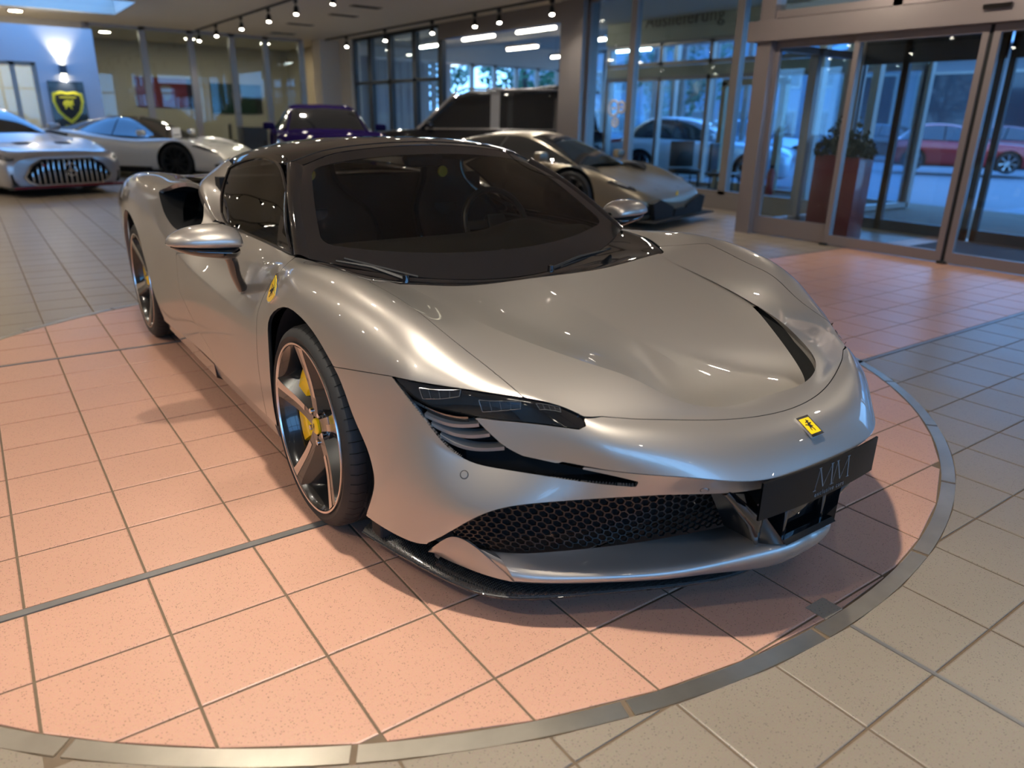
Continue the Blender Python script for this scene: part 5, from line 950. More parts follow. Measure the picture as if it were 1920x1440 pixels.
for ky, y in enumerate((-.6, 1.2, 3.0, 6.6)): spot(6.4, y, (8.0, y+.1, 1.7), 'added unseen spotlight aimed at the sliding door front, '+ORD[ky], 'added spotlights aimed at the door', power=SPOT_W*.8)  # unseen spotlights added to brighten the door frames
# tube lights in the delivery hall and the office
tube_on = mat('lit tube', (1, 1, 1), .4, emit=(1., .93, .80), estr=22.)
for i, (x, y, ry) in enumerate(((11.2, 12.6, 0), (11.2, 15.0, 0), (13.6, 13.6, 0), (13.6, 16.4, 0), (16.2, 14.6, 0), (16.2, 17.6, 0), (11.5, 18.2, 0), (11.4, 6.4, 1), (11.4, 9.0, 1))):
    t = thing('tube_light', ('long glowing tube light under the delivery hall ceiling, '+['nearest the pillar', 'left of the one nearest the pillar', 'in the middle row, right end', 'in the middle row, left end', 'in the far row, right end', 'in the far row, left end', 'farthest left by the blind'][i] if i < 7 else 'glowing tube light above the delivery hall front panes, '+['right one', 'left one'][i-7]), 'ceiling light', (x, y, 3.25 if i < 7 else 3.50), group='tube lights in the delivery hall' if i < 7 else 'tube lights by the front panes')
    MB().box(-.08, .08, -.75, .75, 0, .06).build('lamp_housing', alu_w, t); MB().tube([(0, -.72, -.03), (0, .72, -.03)], .03, 10).build('lamp_tube', tube_on, t, True); MB().tube([(0, -.5, .06), (0, -.5, .5 if i < 7 else .25)], .008, 6).build('hanger', alu, t); MB().tube([(0, .5, .06), (0, .5, .5 if i < 7 else .25)], .008, 6).build('hanger', alu, t)
for i, (x, y) in enumerate(((3.9, 23), (6.2, 23.2), (8.4, 23))):
    t = thing('office_downlight', 'small glowing downlight in the office ceiling behind the partition, '+['left one', 'middle one', 'right one'][i], 'ceiling light', (x, y, CEIL-.02), group='office downlights'); MB().lathe([(.0005, 0), (.14, 0)], 16).build('lamp_disc', mat('lit downlight', (1, .9, .7), .3, emit=(1, .85, .6), estr=140.), t); MB().lathe([(.14, -.005), (.17, -.005), (.17, .02)], 16).build('lamp_ring', alu_w, t)
for i, (x, y) in enumerate(((7.3, 13.2), (7.5, 14.8), (7.4, 17.2), (7.8, 19.6), (4.6, 10.0))):
    t = thing('ceiling_vent', ['grey ceiling air vent nearest the camera of those right of the middle track', 'second grey ceiling air vent right of the middle track', 'third grey ceiling air vent right of the middle track', 'grey ceiling air vent nearest the back partition', 'grey ceiling air vent left of the middle track'][i], 'vent', (x, y, CEIL-.012), group='ceiling air vents')
    MB().box(-.32, .32, -.12, .12, 0, .012).build('vent_frame', mat('vent frame', '#6d665c', .6), t)
    for k in range(5): MB().box(-.28, .28, -.09+.042*k-.012, -.09+.042*k+.012, -.006, 0).build('vent_slat', mat('vent slat', '#3f3a34', .6), t)

for i, (x, y) in enumerate(((.2, 19.2), (1.6, 19.4), (-1.2, 19.2))):
    t = thing('room_downlight', 'small glowing downlight in the room behind the white slab, '+['middle one', 'right one', 'left one'][i], 'ceiling light', (x, y, CEIL-.02), group='downlights behind the slab'); MB().lathe([(.0005, 0), (.14, 0)], 16).build('lamp_disc', MATS['lit downlight'], t); MB().lathe([(.14, -.005), (.17, -.005), (.17, .02)], 16).build('lamp_ring', alu_w, t)
# ------------------------------------------------------------------ the other cars
dark_glass = mat('dark car glass', (.010, .011, .012), .06, coat=1.)
alloy = mat('dark alloy', (.05, .05, .052), .3, .8); alloy_l = mat('bright alloy', (.5, .5, .5), .25, 1.)
def simple_wheel(car_o, x, y, R, w, rim, n=10):
    sd = 1 if x > 0 else -1; rt = link('wheel', None, car_o); rt.location = (x, y, R)
    def put(nm, mb, m): return fix_normals(mesh(nm, [(v[0]*sd, v[1], v[2]) for v in mb.V], mb.F, m, rt, True, 40))
    rr = R*.76; put('tyre', MB().lathe([(rr, -.02), (rr+.02, .0), (R-.03, 0), (R, -.03), (R, -w+.03), (R-.03, -w), (rr, -w+.02)], 48, 'x'), rubber)
    put('rim_barrel', MB().lathe([(rr, -.01), (rr-.015, -.02), (rr-.03, -w*.6), (.01, -w*.6)], 40, 'x'), matt_black); put('rim_lip', MB().lathe([(rr-.012, -.008), (rr-.004, .002), (rr+.003, -.006)], 40, 'x'), rim)
    for k in range(n):
        t = 2*math.pi*k/n; er = np.array([0, math.sin(t), math.cos(t)]); et = np.array([0, math.cos(t), -math.sin(t)])
        q = [er*r+et*s*h+np.array([d, 0, 0]) for r, h, d in ((.04, .016, -.03), (rr*.6, .013, -.02), (rr-.008, .026, -.008)) for s in (-1, 1)]
        put('spoke', MB().add(q+[p+np.array([-.03, 0, 0]) for p in q], [(0, 1, 3, 2), (2, 3, 5, 4), (0, 2, 8, 6), (2, 4, 10, 8), (1, 3, 9, 7), (3, 5, 11, 9)]), rim)
    put('hub_cap', MB().lathe([(.0005, -.018), (.04, -.02), (.05, -.04)], 16, 'x'), rim)
def make_car(name, label, loc, heading, paint, st, gh, wheels, rim=alloy, roof=None, nsp=10, detail=None, arch=.055, glass=None, group=None):
    """st: body stations (y, half width, centre height, shoulder height, belly height); gh: glasshouse stations (y, top z, half width top, half width belt, belt z)"""
    glass = glass or dark_glass
    c = thing(name, label, 'car', (*loc, 0), math.atan2(heading[1], heading[0])+math.pi/2, group)
    rows = []
    for y, w, zc, zs, zb in st: rows.append([(0, y, zc), (.42*w, y, zc-.004), (.74*w, y, (zc+zs)/2+.006), (.92*w, y, zs), (w, y, zs-(zs-zb)*.28), (w, y, zs-(zs-zb)*.62), (.965*w, y, zb+.06), (.92*w, y, zb)])
    A = np.array(rows); ns = len(st)
    sf = Surf(lambda us, vs: spline_grid(A, us, vs), np.linspace(0, ns-1, (ns-1)*9+1), np.linspace(0, 7, 50))
    V, F, UV = sf.V, sf.F, sf.UV
    for yc, R, wd in wheels:
        d = np.hypot(V[:, 1]-yc, V[:, 2]-R)-(R+arch); f = np.maximum(d, .62*A[:, :, 0].max()-V[:, 0]); V, F, UV = clip(V, F, UV, f, 0)
    put_panel('body', (V, F, UV), paint, c, 0, depth=.015, both=True)
    # front and rear faces
    for k, nm in ((0, 'front_face'), (-1, 'rear_face')):
        s0 = sf.G[0 if k == 0 else -1]; loop = np.concatenate([s0, (s0*MX)[::-1][:-1]]); ctr = loop.mean(0)+[0, -.03 if k == 0 else .03, 0]; n = len(loop)
        fix_normals(mesh(nm, np.r_[loop, loop*.5+ctr*.5, [ctr]], [(i, (i+1) % n, n+(i+1) % n, n+i) for i in range(n)]+[(n+i, n+(i+1) % n, 2*n) for i in range(n)], paint, c, True))
    yb0, yb1 = st[0][0], st[-1][0]; zb = min(q[4] for q in st); MB().box(-A[:, :, 0].max()*.80, A[:, :, 0].max()*.80, yb0+.15, yb1-.15, zb-.04, zb+.12).build('underbody', matt_black, c)
    for yc, R, wd in wheels:
        for s in (-1, 1):
            mb = MB(); ang = np.linspace(-.4, math.pi+.4, 20); r = R+arch; xo = np.interp(yc, [q[0] for q in st], [q[1] for q in st]); mb.grid([[(x*s, yc+r*math.cos(t), R+r*math.sin(t)) for t in ang] for x in (xo-.02, xo-.42)]); mb.add([((xo-.42)*s, yc+r*math.cos(t), R+r*math.sin(t)) for t in ang], [tuple(range(20))]); mb.build('wheel_well', dark_void, c, True)
            simple_wheel(c, s*(xo-.015), yc, R, wd, rim, nsp)
    # glasshouse
    H = np.array([[(0, y, z), (.62*wt, y, z-.012), (wt, y, z-.055 if z-zbl > .1 else z-.02), (wt*.5+wbl*.5+.01, y, (z-.055+zbl)/2 if z-zbl > .1 else z-.03), (wbl, y, zbl)] for y, z, wt, wbl, zbl in gh]); ng = len(gh)
    def gpiece(nm, u0, u1, v0, v1, m, off=0., both=True):
        g = spline_grid(H, np.linspace(u0, u1, 16), np.linspace(v0, v1, 14)); g[..., 2] += off
        if both: return put_panel(nm, (g.reshape(-1, 3), tri_grid(g), None), m, c, 0, depth=0, both=True)
        for s in (-1, 1): put_panel(nm, (g.reshape(-1, 3), tri_grid(g), None), m, c, s, depth=0)
    gpiece('windscreen', 0, .93, 0, 1.93, glass); gpiece('roof', .93, ng-2.05, 0, 2.06, roof or paint); gpiece('rear_window', ng-2.05, ng-1, 0, 1.93, glass)
    for a, b in ((.12, ng/2-.62), (ng/2-.55, ng-1.25)): gpiece('side_window', a, b, 2.06, 3.97, glass, 0, False)
    gpiece('pillar', 0, .95, 1.90, 2.10, roof or paint, .002, False); gpiece('pillar', ng-2.1, ng-1, 1.9, 2.2, roof or paint, .002, False); gpiece('pillar', ng/2-.63, ng/2-.54, 2.0, 4.0, matt_black, .0, False); gpiece('pillar', ng-1.27, ng-1, 2.0, 4, roof or paint, 0, False)
    ym, zm, wm = gh[0][0]+.32, gh[0][4]+.04, A[:, :, 0].max()
    for s in (-1, 1):
        mb = MB().box(s*(wm+.02)-.10, s*(wm+.02)+.10, ym-.05, ym+.07, zm, zm+.12, .035); mb.build('door_mirror', paint, c, True)
    def patch(nm, poly, m, off=.004, sides=(-1, 1), par=None):
        vv, ff, uu = sf.panel([np.array(poly)], gap=0); nn = vnormals(vv, ff); nn *= np.sign((nn*(vv-[0, 1.3, .2])).sum(1).mean()) or 1
        for s in sides: put_panel(nm, (vv+nn*off, ff, uu), m, c, s, depth=.006)
    if detail: detail(c, patch, sf)
    return c
lamp_dark = mat('smoked lamp', (.02, .02, .022), .1, coat=1.); lamp_clear = mat('clear lamp', (.35, .36, .38), .1, .3, coat=1.)
def front_poly(c, nm, poly, y, m, d=.03, both=False):
    """outline in (x,z) set into the front face at y"""
    for s in ((-1, 1) if both else (1,)):
        fix_normals(MB().prism([(s*a, b) for a, b in poly], y, y+d, 'y').build(nm, m, c))
# --- champagne grey wedge supercar
gold = mat('satin champagne paint', '#857b6a', .36, .75, coat=.25, coat_rough=.25)
def det_wedge(c, patch, sf):
    patch('headlight', [(1.55, 2.55), (2.35, 3.05), (2.5, 3.5), (1.9, 3.4), (1.35, 2.95)], lamp_dark); patch('lamp_strip', [(1.75, 2.75), (2.2, 3.05), (2.2, 3.2), (1.7, 2.95)], lamp_clear, .008)
    front_poly(c, 'front_intake', [(.20, .12), (.20, .25), (.60, .37), (.80, .33), (.72, .12)], -1.14, matt_black, .06, True); front_poly(c, 'centre_intake', [(-.18, .12), (.18, .12), (.16, .22), (-.16, .22)], -1.15, matt_black, .06)
    patch('bumper_intake', [(-.2, 4.2), (1.2, 4.1), (2.0, 4.6), (2.1, 6.2), (-.2, 6.6)], matt_black)
    for s in (-1, 1): MB().box(s*.45-.5, s*.45+.5, -1.24, -1.0, .10, .12, .006).build('splitter', matt_black, c, True)
    fix_normals(MB().prism([(0, -.035), (.025, -.01), (.03, .03), (0, .04), (-.03, .03), (-.025, -.01)], -1.10, -1.095, 'y').build('nose_badge', yellow, c)).location = (0, .02, .40)
    for s in (-1, 1): MB().add([(s*.30, -.95, .455), (s*.34, -.95, .455), (s*.62, .1, .715), (s*.58, .1, .715)], [(0, 1, 2, 3)]).build('bonnet_crease_shade', mat('crease shadow', (.06, .055, .05), .5), c)  # flat dark strips paint the shade along the bonnet creases
make_car('wedge_supercar', 'champagne grey wedge-shaped supercar behind the silver sports car, near the sliding door', (7.42, 5.80), (.30, -.954), gold,
    [(-1.10, .70, .36, .34, .16), (-1.0, .84, .43, .41, .13), (-.70, .95, .53, .545, .13), (-.35, 1.0, .605, .665, .15), (0, 1.012, .67, .725, .16), (.35, 1.01, .71, .745, .17), (.8, .99, .74, .76, .17), (1.6, 1.0, .82, .84, .17), (2.2, 1.02, .92, .90, .17), (2.7, 1.025, .95, .92, .18), (3.3, 1.0, .93, .89, .20), (3.68, .95, .88, .84, .26)],
    [(.10, .735, .64, .86, .735), (1.05, 1.115, .50, .88, .785), (1.40, 1.135, .50, .89, .80), (1.75, 1.12, .50, .89, .83), (2.7, .95, .45, .80, .92)], [(0, .34, .26), (2.70, .355, .33)], alloy, detail=det_wedge)
# --- silver grand tourer with the upright slatted grille
gt_silver = mat('cool silver paint', '#b4b2b4', .3, .7, coat=.8); red_m = mat('red lip', '#8c1a1c', .4)
def det_gt(c, patch, sf):
    gp = [(-.62, .24), (-.50, .18), (.50, .18), (.62, .24), (.66, .31), (.54, .47), (.38, .555), (-.38, .555), (-.54, .47), (-.66, .31)]
    front_poly(c, 'grille_frame', [(a*1.05, .37+(b-.37)*1.08) for a, b in gp], -1.035, chrome, .03); front_poly(c, 'grille_void', gp, -1.045, dark_void, .02)
    for k in range(15):
        x = -.581+.083*k; h1 = .55 if abs(x) < .38 else .55-(abs(x)-.38)*.85; h0 = .19 if abs(x) < .50 else .19+(abs(x)-.50)*.5
        MB().box(x-.011, x+.011, -1.075, -1.045, h0, h1, .004).build('grille_slat', chrome, c, True)
    e = link('star_emblem', None, c); e.location = (0, -1.085, .40); MB().tube([(.095*math.cos(t), 0, .095*math.sin(t)) for t in np.linspace(0, 2*math.pi, 33)], .009, 8, cap=False).build('emblem_ring', chrome, e, True)
    for k in range(3):
        t = math.pi/2+k*2*math.pi/3; MB().add([(.092*math.cos(t), 0, .092*math.sin(t)), (.022*math.cos(t+1.05), -.006, .022*math.sin(t+1.05)), (0, -.018, 0), (.022*math.cos(t-1.05), -.006, .022*math.sin(t-1.05))], [(0, 1, 2), (0, 2, 3)]).build('emblem_ray', chrome, e)
    patch('headlight', [(.55, 2.75), (1.5, 3.05), (1.9, 3.35), (1.35, 3.55), (.6, 3.35), (.35, 3.0)], lamp_dark); patch('lamp_strip', [(.6, 2.85), (1.4, 3.1), (1.4, 3.22), (.6, 3.02)], lamp_clear, .008)
    front_poly(c, 'side_intake', [(.72, .16), (.72, .30), (.80, .38), (.86, .34), (.84, .18)], -.98, matt_black, .05, True)
    MB().box(-.90, .90, -1.12, -.9, .12, .145, .006).build('splitter', matt_black, c, True); MB().box(-.90, .90, -1.128, -1.118, .142, .16).build('splitter_trim', red_m, c)
    MB().box(-.022, .022, -1.052, -1.046, .56, .585).build('grille_badge', red_m, c).location = (-.40, -.03, -.10)
    for s in (-1, 1): MB().add([(s*.18, -.45, .772), (s*.42, -.45, .769), (s*.46, -.30, .795), (s*.2, -.30, .798)], [(0, 1, 2, 3)]).build('bonnet_vent', matt_black, c)
make_car('grand_tourer', 'silver grand tourer with upright slatted grille and red lip, at the left edge', (1.02, 12.95), (.38, -.925), gt_silver,
    [(-.99, .80, .60, .53, .16), (-.93, .90, .66, .59, .15), (-.70, .95, .72, .68, .15), (-.3, .985, .79, .77, .17), (0, .99, .82, .82, .18), (.5, .975, .87, .84, .19), (1.0, .965, .93, .88, .19), (1.7, .965, .95, .89, .19), (2.3, .99, .98, .93, .19), (2.65, 1.0, .99, .94, .2), (3.2, .96, .96, .90, .22), (3.55, .88, .90, .83, .30)],
    [(.85, .93, .68, .84, .905), (1.55, 1.29, .52, .84, .93), (1.95, 1.345, .52, .84, .94), (2.4, 1.31, .50, .84, .95), (3.3, .98, .42, .78, .96)], [(0, .345, .27), (2.63, .345, .30)], alloy, detail=det_gt)
# --- white sports car
pearl = mat('pearl white paint', '#dcd8cc', .25, .1, coat=1.)
def det_white(c, patch, sf):
    patch('headlight', [(1.7, 2.75), (2.9, 3.15), (3.15, 3.45), (2.4, 3.45), (1.6, 3.1)], lamp_dark); front_poly(c, 'main_grille', [(-.50, .22), (.50, .22), (.58, .33), (.42, .40), (-.42, .40), (-.58, .33)], -1.15, matt_black, .06)
    patch('side_duct', [(.2, 4.6), (1.3, 4.4), (1.9, 5.0), (1.6, 6.3), (.1, 6.4)], matt_black); patch('sill', [(5.3, 6.1), (9, 6.0), (9, 6.9), (5.3, 6.9)], matt_black)
    MB().box(-.95, .95, -1.15, -.9, .10, .125, .006).build('splitter', matt_black, c, True)
    pb = link('price_board', None, c); pb.location = (-.30, .28, .79); MB().box(-.17, .17, -.01, .01, 0, .20, .004).build('board_panel', mat('white board', '#e9e7e2', .5), pb); MB().box(-.15, .15, -.013, -.010, .05, .07).build('board_line', mat('board line', '#8a8884', .5), pb); MB().box(-.05, .05, .0, .08, 0, .012).build('board_foot', mat('white board', '#e9e7e2', .5), pb)
    patch('door_duct', [(8.2, 3.3), (9.1, 3.0), (9.3, 4.2), (8.6, 4.6)], matt_black)
white_car = make_car('white_sports_car', 'pearl white sports car with black wheels parked in front of the shield sign', (4.2, 15.3), (.76, -.65), pearl,
    [(-1.08, .62, .40, .38, .16), (-1.0, .82, .48, .44, .15), (-.75, .92, .60, .57, .15), (-.4, .975, .70, .70, .17), (0, .985, .75, .775, .18), (.4, .975, .78, .77, .18), (.9, .955, .80, .76, .18), (1.5, .955, .84, .80, .18), (2.1, .985, .92, .87, .18), (2.7, 1.0, .95, .91, .19), (3.2, .97, .92, .87, .21), (3.6, .90, .86, .80, .30)],
    [(.30, .79, .66, .84, .79), (1.05, 1.16, .52, .85, .82), (1.40, 1.215, .51, .85, .83), (1.8, 1.19, .49, .85, .86), (2.9, .95, .42, .76, .92)], [(0, .345, .25), (2.70, .35, .31)], matt_black, roof=gloss_black, detail=det_white)
# --- purple SUV and the two-tone van
purple = mat('deep purple paint', '#1a0f3c', .5, .0, spec=.0, coat=.15)
def det_suv(c, patch, sf):
    patch('headlight', [(.6, 2.8), (1.6, 3.0), (1.7, 3.4), (.5, 3.3)], lamp_clear); front_poly(c, 'front_grille', [(-.5, .45), (.5, .45), (.6, .68), (-.6, .68)], -.96, matt_black, .05)
make_car('purple_suv', 'dark purple sport utility car behind the silver sports car roof', (5.38, 10.75), (-.30, -.954), purple,
    [(-.92, .80, .86, .80, .24), (-.86, .90, .93, .86, .22), (-.6, .97, 1.0, .95, .22), (0, 1.0, 1.04, 1.0, .24), (.5, .99, 1.06, 1.0, .24), (1.4, .98, 1.07, 1.0, .24), (2.2, .99, 1.08, 1.03, .24), (3.0, 1.0, 1.10, 1.05, .25), (3.6, .98, 1.10, 1.04, .28), (4.0, .90, 1.05, .98, .36)],
    [(.65, 1.03, .72, .88, 1.0), (1.40, 1.44, .60, .89, 1.02), (2.1, 1.50, .60, .89, 1.03), (3.0, 1.44, .58, .89, 1.05), (3.75, 1.08, .52, .82, 1.05)], [(0, .38, .28), (3.0, .38, .31)], alloy, detail=det_suv)
van_black = mat('van black paint', (.010, .010, .012), .2, coat=1.); van_silver = mat('van silver', (.55, .55, .56), .25, .8, coat=.6)
def det_van(c, patch, sf):
    for s in (-1, 1):
        MB().tube([(s*.70, 1.0, 1.78), (s*.74, 1.3, 1.90), (s*.74, 3.9, 1.91), (s*.72, 4.2, 1.86)], .022, 8).build('roof_rail', van_silver, c, True); MB().tube([(s*.935, .45, 1.07), (s*.945, 2, 1.09), (s*.945, 4.2, 1.10)], .014, 6).build('waist_trim', van_silver, c, True)
        MB().tube([(s*.86, .25, 1.06), (s*.80, .7, 1.45), (s*.73, 1.05, 1.78)], .03, 8).build('pillar_trim', van_silver, c, True)
    for s in (-1, 1): MB().add([(s*.93, 1.85, 1.09), (s*.93, 2.05, 1.09), (s*.735, 2.05, 1.86), (s*.735, 1.85, 1.86)], [(0, 1, 2, 3)]).build('pillar_trim', van_silver, c)
    patch('headlight', [(.6, 2.8), (1.7, 3.0), (1.8, 3.5), (.5, 3.3)], lamp_clear)
make_car('two_tone_van', 'black people carrier with silver roof rails and waist trim beside the grey pillar', (8.55, 13.7), (-.80, .60), van_black,
    [(-.92, .78, .82, .76, .22), (-.84, .90, .92, .84, .2), (-.5, .95, 1.02, .96, .2), (0, .96, 1.06, 1.02, .22), (.4, .96, 1.08, 1.05, .22), (1.4, .96, 1.10, 1.06, .22), (2.6, .96, 1.11, 1.07, .22), (3.4, .96, 1.12, 1.08, .23), (4.0, .96, 1.12, 1.08, .26), (4.3, .90, 1.10, 1.05, .32)],
    [(.22, 1.08, .74, .90, 1.06), (1.10, 1.78, .66, .90, 1.08), (2.4, 1.91, .68, .91, 1.09), (3.9, 1.88, .68, .91, 1.10), (4.25, 1.12, .68, .88, 1.10)], [(0, .36, .25), (3.2, .36, .25)], alloy_l, roof=van_black, detail=det_van)
# --- cars in the yard
def sedan(name, label, loc, heading, col, group=None):
    p = mat('paint '+label[:24], col, .25, .3, coat=1.)
    def det(c, patch, sf): patch('headlight', [(.6, 2.8), (1.6, 3.0), (1.7, 3.4), (.5, 3.3)], lamp_clear); patch('tail_light', [(7.4, 2.6), (8.3, 2.6), (8.3, 3.4), (7.4, 3.4)], red_m)
    make_car(name, label, loc, heading, p,
        [(-.88, .74, .66, .60, .20), (-.80, .84, .74, .66, .18), (-.5, .89, .84, .78, .18), (0, .90, .89, .85, .2), (.6, .90, .93, .88, .2), (1.5, .90, .95, .90, .2), (2.3, .90, .97, .92, .2), (2.9, .89, .96, .91, .22), (3.4, .84, .92, .86, .28)],
        [(.55, .93, .66, .82, .91), (1.30, 1.36, .54, .83, .93), (1.9, 1.45, .54, .83, .94), (2.6, 1.38, .52, .83, .95), (3.2, .98, .46, .76, .94)], [(0, .32, .22), (2.62, .32, .22)], alloy_l, detail=det, nsp=7)
sedan('parked_car', 'pale car parked outside right behind the hall door', (15.4, 9.3), (.45, -.893), '#c9d2d8'); sedan('parked_car', 'white car parked outside farther right of the hall door', (22.5, 13.6), (.9, -.43), '#d4d8da')
sedan('parked_car', 'dark red car parked across the yard under the workshop', (33.5, 9.2), (.1, -1), '#7a1018'); sedan('parked_car', 'bright red car seen through the left sliding door pane', (27, 8.6), (.5, -.86), '#a01010'); sedan('parked_car', 'white hatchback parked at the far right of the yard', (31.5, -.8), (.25, -.97), '#d4d8da'); sedan('parked_car', 'dark car parked in the yard left of the red car', (33.5, 14.2), (.1, -1), '#20262c')
# ------------------------------------------------------------------ signs, posters, plants and small things
sign = thing('shield_sign', 'black wall panel with yellow bull shield, lit from above, on the white slab', 'sign', (2.26, 18.69, 1.36))
MB().box(-.36, .36, -.04, 0, -.56, .56, .006).build('sign_panel', mat('sign panel', (.02, .02, .02), .25, coat=.5, noise=(8, .4)), sign)
sy = mat('shield yellow', '#d8c62a', .4)
def shield_pts(k): k *= 1.22; return [(-.25*k, .20*k+.06), (-.12*k, .235*k+.06), (0, .215*k+.06), (.12*k, .235*k+.06), (.25*k, .20*k+.06), (.26*k, .05*k+.06), (.20*k, -.14*k+.06), (.10*k, -.26*k+.06), (0, -.34*k+.06), (-.10*k, -.26*k+.06), (-.20*k, -.14*k+.06), (-.26*k, .05*k+.06)]
fix_normals(MB().prism(shield_pts(1), -.050, -.041, 'y').build('shield_border', sy, sign)); fix_normals(MB().prism(shield_pts(.80), -.054, -.050, 'y').build('shield_field', matt_black, sign))
BULL = [(-.13, .02), (-.10, .09), (-.02, .12), (.05, .10), (.10, .13), (.12, .10), (.09, .05), (.12, .0), (.09, -.03), (.06, -.01), (.05, -.07), (.08, -.12), (.05, -.13), (.01, -.06), (-.05, -.05), (-.06, -.12), (-.10, -.13), (-.09, -.06), (-.12, -.03)]
fix_normals(MB().prism([(x*.9, y*.8+.06) for x, y in BULL], -.058, -.054, 'y').build('bull_emblem', sy, sign)); fix_normals(MB().prism([(-.17, .20), (.17, .20), (.17, .225), (-.17, .225)], -.058, -.054, 'y').build('shield_bar', sy, sign))
wl = thing('wall_lamp', 'grey up and down wall lamp above the shield sign', 'wall lamp', (2.26, 18.69, 2.17)); MB().box(-.07, .07, -.14, 0, -.10, .10, .006).build('lamp_body', mat('lamp grey', '#55575a', .5), wl); 
for z, nm in ((.101, 'lamp_glass'), (-.101, 'lamp_glass')): MB().box(-.05, .05, -.12, -.02, z-.001, z+.001).build(nm, mat('lit lamp glass', (1, .9, .7), .3, emit=(1, .92, .70), estr=25.), wl)
for s, col, e in ((1, (1, .9, .62), 60), (-1, (.95, .97, 1.), 60)):
    l = bpy.data.lights.new('lamp_beam', 'SPOT'); l.energy = e; l.color = col; l.spot_size = 1.5; l.spot_blend = .8; l.shadow_soft_size = .04; o = link('lamp_beam', l, wl); o.location = (0, -.11, .12*s); o.rotation_euler = (math.pi if s > 0 else 0, 0, 0)
    if s > 0: o.rotation_euler = (math.radians(180-14), 0, 0)
    else: o.rotation_euler = (math.radians(14), 0, 0)
# posters on the office wall
for nm, lb, x0, x1, z0, z1, col, bar in (('wall_poster', 'dark red poster with a pale crest behind the office partition', 4.9, 6.7, 1.45, 2.35, '#6e1e1c', '#2a1716'), ('wall_poster', 'dark green poster behind the office partition near the column', 7.2, 8.9, 1.30, 2.25, '#14301f', '#101c15')):
    p = thing(nm, lb, 'poster', ((x0+x1)/2, 25.38, (z0+z1)/2)); w, h = (x1-x0)/2, (z1-z0)/2
    MB().box(-w, w, -.03, 0, -h, h).build('poster_panel', mat(lb[:14], col, .4), p); MB().box(w*.72, w, -.034, -.03, -h, h).build('poster_band', mat(lb[:14]+' band', bar, .4), p); fix_normals(MB().prism([(x*.22, y*.26) for x, y in SHIELD], -.036, -.03, 'y').build('poster_crest', mat('faded crest', '#7d6b5a', .5), p))
# lettering of the delivery hall
text_mesh('word_sign', 'Auslieferung', .40, mat('sign lettering', '#6f6a5a', .5), sign_beam, Matrix.Translation((12.83, 9.65, 3.36)) @ Matrix(((0, 0, -1, 0), (-1, 0, 0, 0), (0, 1, 0, 0), (0, 0, 0, 1))), .008, space=1.08)
# red planters with shrubs in the porch
redp = mat('dark red planter', '#5c1218', .35, coat=.4); 
def planter(x, y, w, h, label, seed):
    t = thing('planter', label, 'planter', (x, y, 0)); MB().box(-w, w, -w, w, 0, h, .008).build('planter_box', redp, t, True); MB().box(-w+.03, w-.03, -w+.03, w-.03, h-.02, h+.005).build('soil', mat('soil', '#2a211a', .95), t); rnd = random.Random(seed); mb = MB()
    for _ in range(420):
        a = rnd.uniform(0, 6.283); r = rnd.uniform(0, 1)**.5*w*1.5; z = h+rnd.uniform(0, .42)*(1.15-r/(w*1.6)); p = Vector((r*math.cos(a), r*math.sin(a), z)); s = rnd.uniform(.025, .05); u = Vector((rnd.gauss(0, 1), rnd.gauss(0, 1), rnd.gauss(0, .6))).normalized(); v = u.orthogonal().normalized(); q = u.cross(v); mb.add([p-v*s, p-q*s*.45, p+v*s, p+q*s*.45], [(0, 1, 2, 3)])
    o = mb.build('shrub', mat('planter shrub', '#16241a', .7, noise=(20, .4)), t); o['kind'] = 'stuff'; MB().tube([(0, 0, h-.05), (0, 0, h+.2)], .012, 6).build('stem', bark, t)
planter(9.1, 3.42, .17, .95, 'dark red planter with a shrub behind the left sliding door pane', 4); planter(8.62, 2.86, .15, .95, 'dark red planter with a shrub by the second door stile', 5)
tub = thing('tree_tub', 'dark ribbed round tub standing outside the right door leaf', 'tub', (15.2, 1.75, -.02)); MB().lathe([(.36, 0), (.40, .02)]+[(.42+.012*(k % 2), .06+.05*k) for k in range(14)]+[(.42, .80), (.36, .80), (.34, .74)], 28).build('tub_wall', mat('dark tub', '#20242c', .6), tub, True, 30); MB().tube([(0, 0, .7), (.03, 0, 2.4), (0, .05, 4.2)], [.07, .06, .05], 10).build('pole', mat('pale pole', '#9db4cc', .5), tub, True); MB().lathe([(.0005, .76), (.35, .76)], 20).build('soil', mat('soil', '#2a211a', .95), tub)
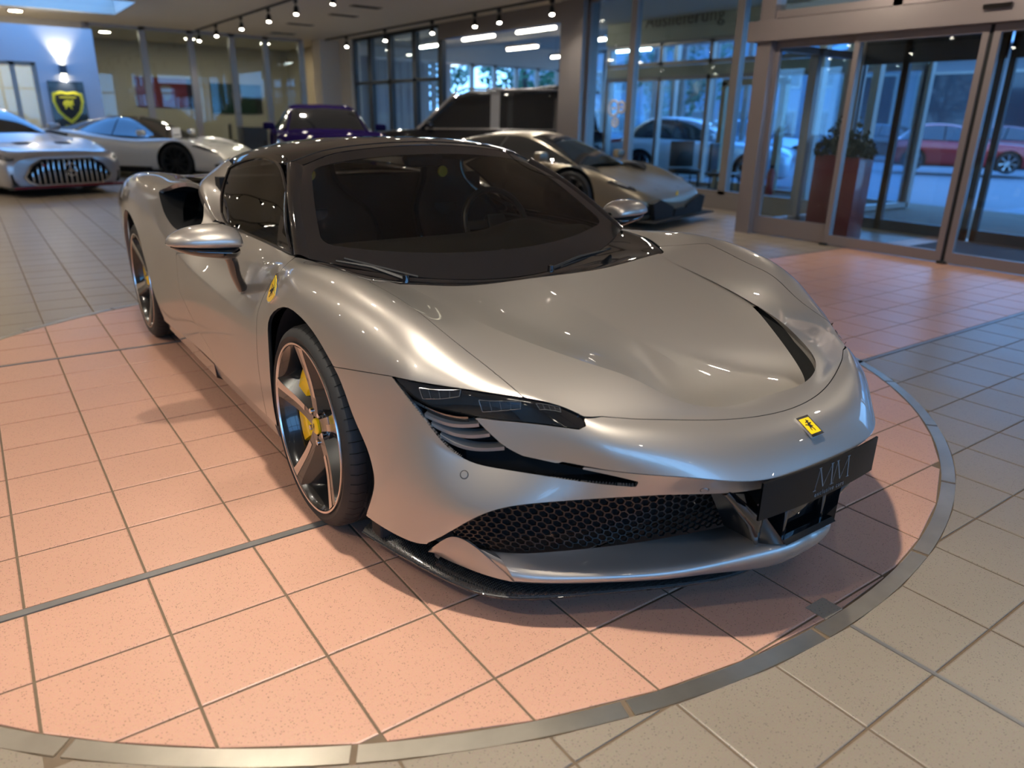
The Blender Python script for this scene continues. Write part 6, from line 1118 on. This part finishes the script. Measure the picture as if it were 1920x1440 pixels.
# fire extinguisher, chairs and office furniture glimpsed behind the glass
fe = thing('fire_extinguisher', 'red fire extinguisher on the frame right of the hall door', 'fire extinguisher', (12.80, 6.98, .0)); MB().lathe([(.001, 0), (.07, 0), (.075, .02), (.075, .40), (.05, .47), (.025, .50)], 16).build('cylinder', mat('extinguisher red', '#a5161a', .3), fe, True); MB().box(-.02, .02, -.06, .03, .50, .56).build('valve', satin_black, fe); MB().tube([(0, -.05, .53), (.05, -.09, .35), (.05, -.08, .12)], .01, 6).build('hose', satin_black, fe, True)
def chair(x, y, rz, label):
    t = thing('office_chair', label, 'chair', (x, y, 0), rz, 'chairs in the delivery hall and office'); MB().box(-.24, .24, -.24, .24, .44, .50, .02).build('seat', satin_black, t, True); MB().box(-.23, .23, .20, .25, .52, .98, .02).build('backrest', satin_black, t, True)
    for sx in (-1, 1):
        for sy_ in (-1, 1): MB().tube([(sx*.21, sy_*.21, 0), (sx*.19, sy_*.19, .44)], .014, 6).build('leg', satin_black, t, True)
chair(10.7, 6.4, .4, 'black chair behind the glass beside the champagne grey supercar'); chair(7.4, 23.4, 1.2, 'black chair behind the office partition left of the column'); chair(10.9, 7.5, -.5, 'black chair in the delivery hall farther from the sliding door')
pc = thing('display_cabinet', 'low dark grey cabinet at the partition left of the purple car', 'cabinet', (6.9, 20.2, 0)); MB().box(-.35, .35, -.25, .25, 0, .95, .01).build('cabinet_body', mat('dark cabinet', '#2c2f31', .5), pc, True); MB().box(-.33, .33, -.262, -.25, .04, .90).build('cabinet_door', mat('dark cabinet door', '#383b3d', .45), pc); MB().box(.22, .26, -.285, -.262, .45, .60).build('door_handle', chrome, pc)

# stickers on the hall glass, price board on the white car
stk = thing('glass_sticker', 'round white stickers on the hall glass behind the champagne grey supercar', 'sticker', (9.885, 8.42, 1.52)); wh = mat('white vinyl', '#e8e4e4', .6)
for k, (y, z, r) in enumerate(((.0, .0, .13), (-.2, .02, .09), (-.06, -.24, .07))):
    MB().tube([(0, y+r*math.cos(t), z+r*math.sin(t)) for t in np.linspace(0, 2*math.pi, 25)], .022, 6, cap=False).build('sticker_ring', wh, stk, True); MB().box(-.002, .002, y-r*.45, y+r*.45, z-.02, z+.02).build('sticker_bar', wh, stk)
